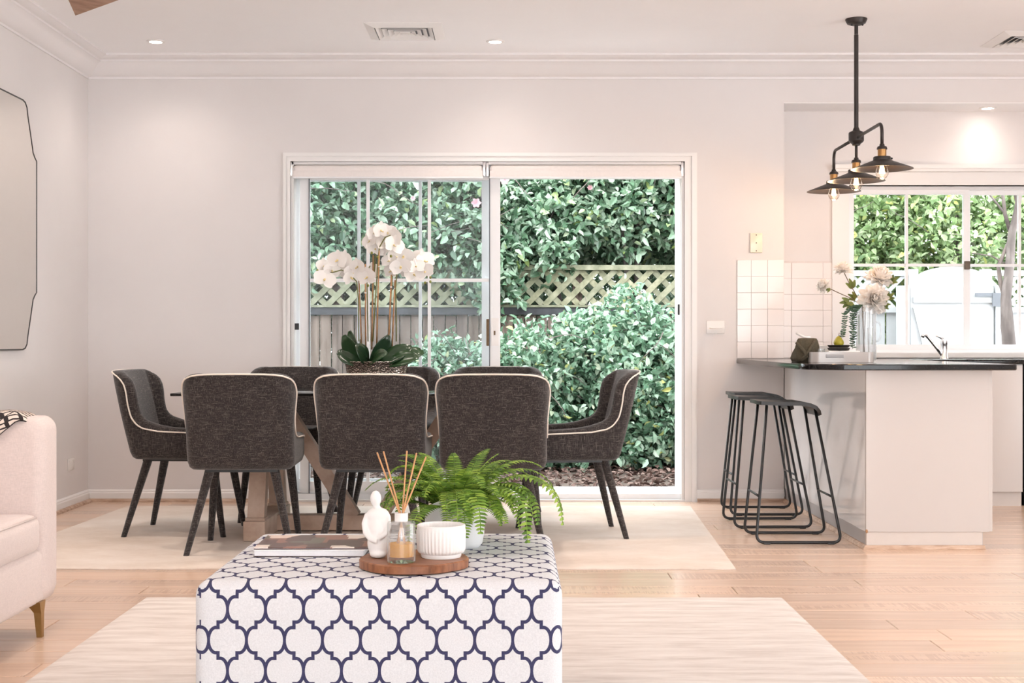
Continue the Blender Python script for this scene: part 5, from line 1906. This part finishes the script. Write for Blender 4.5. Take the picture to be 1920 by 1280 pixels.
def leaf_arrays(pos, t, n, L, Wd, fold=0.25):
    """vectorised folded leaves, 6 outline vertices, two quads each"""
    t = t / np.linalg.norm(t, axis=1, keepdims=True)
    s = np.cross(t, n)
    s /= np.linalg.norm(s, axis=1, keepdims=True) + 1e-9
    n = np.cross(s, t)
    L = L[:, None]
    Wd = Wd[:, None]
    up = n * Wd * fold
    v = np.stack([pos, pos + t * L * 0.30 + s * Wd * 0.5 + up, pos + t * L * 0.68 + s * Wd * 0.40 + up * 0.8, pos + t * L - n * L * 0.12,
                  pos + t * L * 0.68 - s * Wd * 0.40 + up * 0.8, pos + t * L * 0.30 - s * Wd * 0.5 + up], axis=1)
    N = len(pos)
    base = (np.arange(N) * 6)[:, None]
    f = np.concatenate([base + np.array([[0, 1, 2, 3]]), base + np.array([[0, 3, 4, 5]])], axis=0)
    return v.reshape(-1, 3), f


def leaf_object(name, pos, t, n, L, Wd, mat, parent):
    v, f = leaf_arrays(pos, t, n, L, Wd)
    me = bpy.data.meshes.new(name)
    me.vertices.add(len(v))
    me.vertices.foreach_set('co', v.astype(np.float32).ravel())
    me.loops.add(f.size)
    me.loops.foreach_set('vertex_index', f.astype(np.int32).ravel())
    me.polygons.add(len(f))
    me.polygons.foreach_set('loop_start', (np.arange(len(f)) * 4).astype(np.int32))
    me.update(calc_edges=True)
    me.materials.append(mat)
    o = bpy.data.objects.new(name, me)
    COL.objects.link(o)
    o.parent = parent
    return tag(o, kind='stuff')


def clump(centre, rad, n_tw, per, Lm, shell=0.45):
    """leaf clusters spread in the outer shell of an ellipsoid"""
    d = NPR.normal(size=(n_tw, 3))
    d /= np.linalg.norm(d, axis=1, keepdims=True)
    k = (shell + (1 - shell) * NPR.random((n_tw, 1)) ** 0.6)
    wob = 1 + 0.16 * np.sin(d[:, :1] * 7 + 1.3) * np.cos(d[:, 2:3] * 6)
    p = d * k * wob * np.array(rad)
    out = d / np.array(rad)
    out /= np.linalg.norm(out, axis=1, keepdims=True)
    P_ = np.repeat(p, per, axis=0)
    O_ = np.repeat(out, per, axis=0)
    m = len(P_)
    t = O_ * 0.35 + NPR.normal(size=(m, 3)) * 0.75 + np.array([0, -0.15, 0.05])
    nn = O_ * 0.5 + NPR.normal(size=(m, 3)) * 0.45 + np.array([0, -0.25, 0.75])
    P_ = P_ + NPR.normal(size=(m, 3)) * 0.03
    L = Lm * NPR.uniform(0.6, 1.35, m)
    return P_ + np.array(centre), t, nn, L, L * NPR.uniform(0.45, 0.62, m)


LEAF1 = None


def shrub(name, label, base, blobs, mat, Lm, dens, group=None, trunks=3, singles=0, cat='shrub', flowers=None):
    t = thing(name, label, cat, base, group=group)
    parts = [[], [], [], [], []]
    for c, rad in blobs:
        area = 4 * PI * ((rad[0] * rad[1]) ** 1.6 / 3 + (rad[0] * rad[2]) ** 1.6 / 3 + (rad[1] * rad[2]) ** 1.6 / 3) ** (1 / 1.6)
        for arr, v in zip(parts, clump(c, rad, int(area * dens / 5), 5, Lm)):
            arr.append(v)
    arrs = [np.concatenate(a) for a in parts]
    gz = -0.06 - base[2]
    ok = arrs[0][:, 2] > gz
    # nothing grows through the house wall
    ok &= (arrs[0][:, 1] + base[1]) > 9.75
    arrs = [a[ok] for a in arrs]
    leaf_object('foliage', *arrs, mat, t)
    rr = random.Random(len(name) + int(base[0] * 10))
    for k in range(trunks):
        c, rad = blobs[k % len(blobs)]
        a = Vector((c[0] * 0.5 + rr.uniform(-0.1, 0.1), c[1] * 0.4, gz))
        b = Vector(c)
        m = a.lerp(b, 0.55) + Vector((rr.uniform(-0.12, 0.12), rr.uniform(-0.1, 0.1), 0))
        MB().tube([a, m, b, b + Vector((rr.uniform(-0.3, 0.3), -0.1, rad[2] * 0.6))], [0.035, 0.028, 0.016, 0.006], 7).build('branch', M['bark'], t, True)
    # bare trailing twigs that stand clear of the leaves
    for k in range(4 * min(trunks, 3)):
        c, rad = blobs[rr.randrange(len(blobs))]
        p = Vector((c[0] + rr.uniform(-0.7, 0.7) * rad[0], c[1] - rad[1] * 0.8, c[2] + rr.uniform(-0.3, 0.9) * rad[2]))
        pts = []
        dv = Vector((rr.uniform(-1, 1), rr.uniform(-0.4, 0.1), rr.uniform(-0.6, 1)))
        for i in range(6):
            pts.append(p.copy())
            dv = (dv.normalized() + Vector((rr.uniform(-0.3, 0.3), rr.uniform(-0.1, 0.1), rr.uniform(-0.35, 0.15)))).normalized()
            p = p + dv * 0.09
        MB().tube(pts, [0.005, 0.0045, 0.004, 0.0035, 0.003, 0.002], 5).build('twig', M['bark'], t, True)
    # a few of the leaves nearest the viewer as single pieces
    if singles:
        sel = np.argsort(arrs[0][:, 1] - 0.5 * NPR.random(len(arrs[0])))[:singles]
        v, f = leaf_arrays(np.zeros((1, 3)), np.array([[0, 0, 1.0]]), np.array([[0, -1.0, 0]]), np.array([1.0]), np.array([0.55]))
        me = bpy.data.meshes.new('single_leaf')
        me.from_pydata([tuple(p) for p in v], [], [tuple(q) for q in f])
        me.materials.append(mat)
        for i in sel:
            obj('leaf', me, t, tuple(arrs[0][i] + np.array([0, -0.02, 0])), rot_to(arrs[1][i] + np.array([0, -0.1, 0.1]), rnd.uniform(-0.8, 0.8)), [float(arrs[3][i]) * 1.15] * 3)
    for (fx, fy, fd, s_) in flowers or ():
        p = Vector(P(fx, fy, fd)) - Vector(base)
        mb = MB()
        for k in range(6):
            a = 2 * PI * k / 6
            petal_mesh(mb, p, (math.cos(a), -0.7, math.sin(a)), (-math.cos(a) * 0.6, -1, -math.sin(a) * 0.6), s_, s_ * 0.9, 0.3, 0.15, 3)
        mb.build('blossom', M['pinkpetal'], t, True)
    return t


def garden():
    struct('garden_ground', MB().box(-7, 8.5, KW + 0.2, 22, -0.2, -0.07), M['soilout'], 'bare soil of the garden bed outside the door', 'ground')
    struct('patio_edge', MB().box(-4, 6, KW + 0.2, 10.25, -0.12, -0.035), M['paver'], 'narrow grey paved strip outside the sliding door', 'paving')
    # timber paling fence with lattice topping
    FD = 13.0
    t = thing('paling_fence', 'weathered brown paling fence with lattice topping behind the shrubs', 'fence', (0, FD, -0.07))
    zr0, zr1, zt = P(0, 590, FD)[2] + 0.07, P(0, 572, FD)[2] + 0.07, P(0, 497, FD)[2] + 0.07
    pal = [MB().box(-0.049, 0.049, 0.0, 0.016, 0, zr0).mesh('paling_board', M['paling']), MB().box(-0.047, 0.047, 0.0, 0.016, 0, zr0 - 0.01).mesh('paling_board_b', M['paling'])]
    x = -4.2
    k = 0
    while x < 2.35:
        obj('paling', pal[k % 2], t, (x, 0.012 * (k % 2), 0))
        x += 0.104
        k += 1
    MB().box(-4.3, 2.4, -0.035, 0.04, zr0, zr1 - 0.02).build('capping_rail', M['darkrail'], t)
    MB().box(-4.3, 2.4, -0.05, 0.05, zr1 - 0.02, zr1).build('lattice_sill', M['lattice'], t)
    MB().box(-4.3, 2.4, -0.045, 0.045, zt - 0.045, zt).build('top_rail', M['lattice'], t)
    hgt = zt - 0.045 - zr1
    sl = MB().bar((-hgt / 2, 0, -hgt / 2), (hgt / 2, 0, hgt / 2), 0.008, 0.052, (0, 0, 1)).mesh('lattice_slat', M['lattice'])
    sl2 = MB().bar((hgt / 2, 0, -hgt / 2), (-hgt / 2, 0, hgt / 2), 0.008, 0.052, (0, 0, 1)).mesh('lattice_slat_b', M['lattice'])
    x = -4.0
    while x < 2.1:
        obj('slat', sl, t, (x, -0.012, zr1 + hgt / 2))
        obj('slat', sl2, t, (x, 0.0, zr1 + hgt / 2))
        x += 0.165
    for x in (-4.0, -1.6, 0.6, 2.3):
        MB().box(x - 0.045, x + 0.045, 0.04, 0.13, 0, zt).build('post', M['paling'], t)
    # shrubs: front bed, then hedge above and behind the fence
    shrub('jasmine_shrub', 'glossy green shrub filling the right of the open doorway', (0.95, 12.1, -0.07), [((0.0, 0.1, 0.75), (0.85, 0.55, 0.72)), ((0.45, 0.2, 0.55), (0.8, 0.5, 0.6)), ((0.35, 0.0, 0.3), (0.8, 0.5, 0.3)), ((-0.15, 0.25, 0.98), (0.4, 0.3, 0.25))], M['leaf_bush'], 0.068, 1350, 'shrubs in the garden bed', 3, 150)
    shrub('jasmine_shrub', 'glossy green shrub at the left of the open doorway behind the chair', (0.0, 12.15, -0.07), [((0.1, 0.0, 0.62), (0.62, 0.5, 0.60)), ((-0.1, 0.15, 0.4), (0.6, 0.5, 0.42)), ((0.2, -0.2, 0.2), (0.6, 0.3, 0.22))], M['leaf_bush'], 0.066, 1350, 'shrubs in the garden bed', 3, 110)
    shrub('jasmine_shrub', 'low green shrub seen through the middle door panes', (-0.85, 12.2, -0.07), [((0.1, 0.1, 0.55), (0.55, 0.45, 0.5)), ((0.25, 0.2, 0.85), (0.3, 0.3, 0.3))], M['leaf_bush'], 0.062, 1000, 'shrubs in the garden bed', 2, 40)
    shrub('jasmine_shrub', 'low sparse shrub seen through the leftmost door panes', (-1.85, 12.35, -0.07), [((0.0, 0.1, 0.25), (0.5, 0.35, 0.28))], M['leaf_bush'], 0.06, 700, 'shrubs in the garden bed', 1, 10)
    hb = 'camellia hedge above the fence'
    shrub('camellia_shrub', 'tall camellia above the lattice in the open doorway', (1.0, 13.55, -0.07), [((0.0, -0.35, 2.42), (0.95, 0.5, 0.52)), ((0.2, -0.2, 2.9), (1.1, 0.7, 0.6)), ((-0.68, -0.5, 2.15), (0.36, 0.4, 0.5)), ((0.3, 0.5, 2.3), (1.3, 0.4, 0.6)), ((0.85, -0.4, 2.3), (0.45, 0.45, 0.55))], M['leaf_camellia'], 0.082, 1000, hb, 5, 120, flowers=((946, 338, 12.7, 0.06), (1106, 352, 12.8, 0.035)))
    shrub('camellia_shrub', 'dark camellia above the fence behind the middle door panes', (-0.6, 13.6, -0.07), [((0.1, -0.45, 2.15), (0.8, 0.5, 0.65)), ((0.0, -0.1, 2.75), (1.0, 0.7, 0.7)), ((0.1, 0.4, 1.7), (1.1, 0.4, 1.2)), ((0.45, -0.5, 1.75), (0.35, 0.4, 0.45))], M['leaf_camellia'], 0.082, 900, hb, 4, 40, flowers=((893, 381, 12.6, 0.06), (775, 372, 12.6, 0.03)))
    shrub('camellia_shrub', 'dark camellia above the fence behind the leftmost door panes', (-2.0, 13.6, -0.07), [((0.0, -0.4, 2.2), (0.9, 0.5, 0.7)), ((0.0, -0.1, 2.8), (1.0, 0.7, 0.7)), ((0.0, 0.4, 1.7), (1.1, 0.4, 1.2))], M['leaf_camellia'], 0.082, 850, hb, 4, 20)
    # leaf litter on the bed
    t = None
    n = 2600
    pos = np.stack([NPR.uniform(-2.2, 2.0, n), NPR.uniform(10.3, 12.2, n), np.full(n, -0.065) + NPR.uniform(0, 0.045, n)], axis=1)
    tt = NPR.normal(size=(n, 3)) * np.array([1, 1, 0.35])
    nn = NPR.normal(size=(n, 3)) * 0.4 + np.array([0, 0, 1])
    L = NPR.uniform(0.035, 0.075, n)
    o = leaf_object('leaf_litter', pos, tt, nn, L, L * 0.5, M['leaf_litter'], None)
    tag(o, 'brown fallen leaves scattered over the garden bed', 'leaf litter', kind='stuff')

    # kitchen-window side: white fence, gate, tree, loose hedge
    GD = 12.0
    x0, x1 = P(1560, 0, GD)[0], P(1722, 0, GD)[0]
    zl, zt2 = P(0, 578, GD)[2] + 0.07, P(0, 507, GD)[2] + 0.07

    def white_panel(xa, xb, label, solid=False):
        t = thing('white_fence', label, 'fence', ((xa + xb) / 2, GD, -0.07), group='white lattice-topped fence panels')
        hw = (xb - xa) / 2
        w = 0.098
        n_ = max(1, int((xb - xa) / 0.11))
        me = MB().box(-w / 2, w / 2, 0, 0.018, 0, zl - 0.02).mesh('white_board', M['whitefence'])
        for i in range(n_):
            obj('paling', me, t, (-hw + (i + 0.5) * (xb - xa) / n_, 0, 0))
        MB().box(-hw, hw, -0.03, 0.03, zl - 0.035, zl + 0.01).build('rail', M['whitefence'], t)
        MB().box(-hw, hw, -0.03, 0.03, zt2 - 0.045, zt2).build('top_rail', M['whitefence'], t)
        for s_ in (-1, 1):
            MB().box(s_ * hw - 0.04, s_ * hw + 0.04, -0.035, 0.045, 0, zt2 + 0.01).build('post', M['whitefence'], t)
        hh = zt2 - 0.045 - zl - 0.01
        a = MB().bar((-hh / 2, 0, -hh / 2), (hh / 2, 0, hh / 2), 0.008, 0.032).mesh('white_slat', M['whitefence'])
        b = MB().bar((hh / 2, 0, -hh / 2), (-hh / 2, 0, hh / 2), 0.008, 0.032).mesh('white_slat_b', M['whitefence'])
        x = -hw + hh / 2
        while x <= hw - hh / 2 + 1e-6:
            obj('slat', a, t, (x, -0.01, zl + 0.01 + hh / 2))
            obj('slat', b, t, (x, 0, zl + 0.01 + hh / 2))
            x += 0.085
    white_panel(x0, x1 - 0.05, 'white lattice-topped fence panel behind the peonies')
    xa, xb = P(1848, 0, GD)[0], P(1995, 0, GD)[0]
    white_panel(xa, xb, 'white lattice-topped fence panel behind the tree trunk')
    # arched gate
    ga, gb = P(1706, 0, 11.7)[0], P(1862, 0, 11.7)[0]
    t = thing('garden_gate', 'white solid garden gate with arched top outside the kitchen window', 'gate', ((ga + gb) / 2, 11.7, -0.07))
    hw = (gb - ga) / 2
    arc = []
    zs_, zc_ = P(0, 540, 11.7)[2] + 0.07, P(0, 500, 11.7)[2] + 0.07
    n_ = 24
    for k in range(n_ + 1):
        u = -1 + 2 * k / n_
        arc.append((u * hw, zs_ + (zc_ - zs_) * math.sqrt(max(0, 1 - (abs(u) ** 2.2)))))
    fr = [(-hw, 0.05)] + [(hw, 0.05)] + [(x, z) for x, z in reversed(arc)]
    MB().loft([[(x, -0.018, z) for x, z in fr], [(x, 0.018, z) for x, z in fr]]).build('gate_leaf', M['whitefence'], t)
    zm = P(0, 563, 11.7)[2] + 0.07
    MB().box(-hw + 0.02, hw, -0.035, -0.018, zm - 0.02, zm + 0.025).build('ledge', M['whitefence'], t)
    MB().bar((-hw + 0.05, -0.028, zm - 0.05), (hw * 0.05, -0.028, 0.15), 0.02, 0.07).build('brace', M['whitefence'], t)
    hg = MB()
    hg.box(hw - 0.16, hw + 0.04, -0.045, -0.036, zm + 0.03, zm + 0.06)
    hg.box(hw - 0.02, hw + 0.05, -0.05, -0.036, zm - 0.05, zm + 0.06)
    hg.build('hinge', M['seal'], t)
    for s_ in (-1, 1):
        MB().box(s_ * (hw + 0.055) - 0.045, s_ * (hw + 0.055) + 0.045, -0.04, 0.05, 0, zs_ + 0.02).build('post', M['whitefence'], t)
    # tree in front of the gate
    TD = 11.0
    t = thing('garden_tree', 'bare forked tree trunk outside the right kitchen window pane', 'tree', (P(1890, 0, TD)[0], TD, -0.07))
    T = Vector(t.location)

    def q(x, y, dd=0.0):
        return Vector(P(x, y, TD + dd)) - T
    b0 = q(1893, 660)
    MB().tube([Vector((b0.x, 0, 0)), q(1893, 660), q(1889, 610), q(1886, 560), q(1893, 500), q(1897, 440), q(1908, 390), q(1915, 330), q(1925, 270)], [0.06, 0.055, 0.052, 0.042, 0.036, 0.032, 0.026, 0.02, 0.014], 10).build('trunk', M['bark'], t, True)
    for pts, r_ in (([(1887, 565), (1876, 530), (1872, 500), (1884, 470), (1892, 450)], 0.022), ([(1889, 630), (1880, 615), (1878, 608)], 0.024), ([(1896, 440), (1884, 400), (1880, 360), (1868, 320), (1862, 280)], 0.018),
                    ([(1908, 390), (1900, 350), (1880, 330), (1850, 350)], 0.012), ([(1884, 400), (1860, 370), (1838, 345), (1826, 330)], 0.010), ([(1893, 500), (1860, 480), (1822, 474)], 0.008), ([(1912, 345), (1935, 320), (1960, 290)], 0.014)):
        MB().tube([q(x, y, 0.02) for x, y in pts], [r_ * (1 - 0.5 * i / (len(pts) - 1)) for i in range(len(pts))], 8).build('branch', M['bark'], t, True)
    ar = [np.concatenate(a) for a in zip(clump((0.1, 0.3, 2.6), (0.7, 0.5, 0.45), 90, 5, 0.06, 0.2), clump((-0.2, 0.2, 2.1), (0.5, 0.4, 0.3), 26, 4, 0.055, 0.2))]
    leaf_object('foliage', *ar, M['leaf_light'], t)
    hb2 = 'loose hedge beyond the white fence'
    for i, (cx_, lab, fm) in enumerate(((3.0, 'light green hedge shrub behind the left kitchen window pane', 'leaf_light'), (4.1, 'loose yellow-green shrub behind the middle of the kitchen window', 'leaf_light'), (5.2, 'loose light green shrub behind the right kitchen window pane', 'leaf_light'), (6.4, 'loose light green shrub beyond the right end of the white fence', 'leaf_light'))):
        shrub('hedge_shrub', lab, (cx_, 13.2, -0.07), [((0, 0, 1.95), (0.75, 0.5, 0.55)), ((0.1, 0.2, 2.5), (0.8, 0.6, 0.55)), ((0, 0.5, 1.5), (0.8, 0.4, 1.2))], M[fm], 0.075, 620 if i < 2 else 420, hb2, 3, 20)
    for x, y, w, h_ in ((-3.4, 15.2, 1.3, 1.5), (-1.6, 15.6, 1.3, 1.6), (0.3, 15.4, 1.3, 1.6), (2.1, 15.3, 1.3, 1.6)):
        shrub('backdrop_tree', {-3.4: 'dark tree crown at the far left behind the fence', -1.6: 'dark tree crown behind the left door panes', 0.3: 'dark tree crown behind the middle of the door', 2.1: 'dark tree crown behind the open doorway'}[x],
              (x, y, -0.07), [((0, 0, 2.3), (w, 0.7, h_)), ((0, 0.2, 3.4), (w, 0.6, 0.8))], M['leaf_camellia'], 0.10, 420, 'trees beyond the fence', 2, 0, 'tree')


garden()
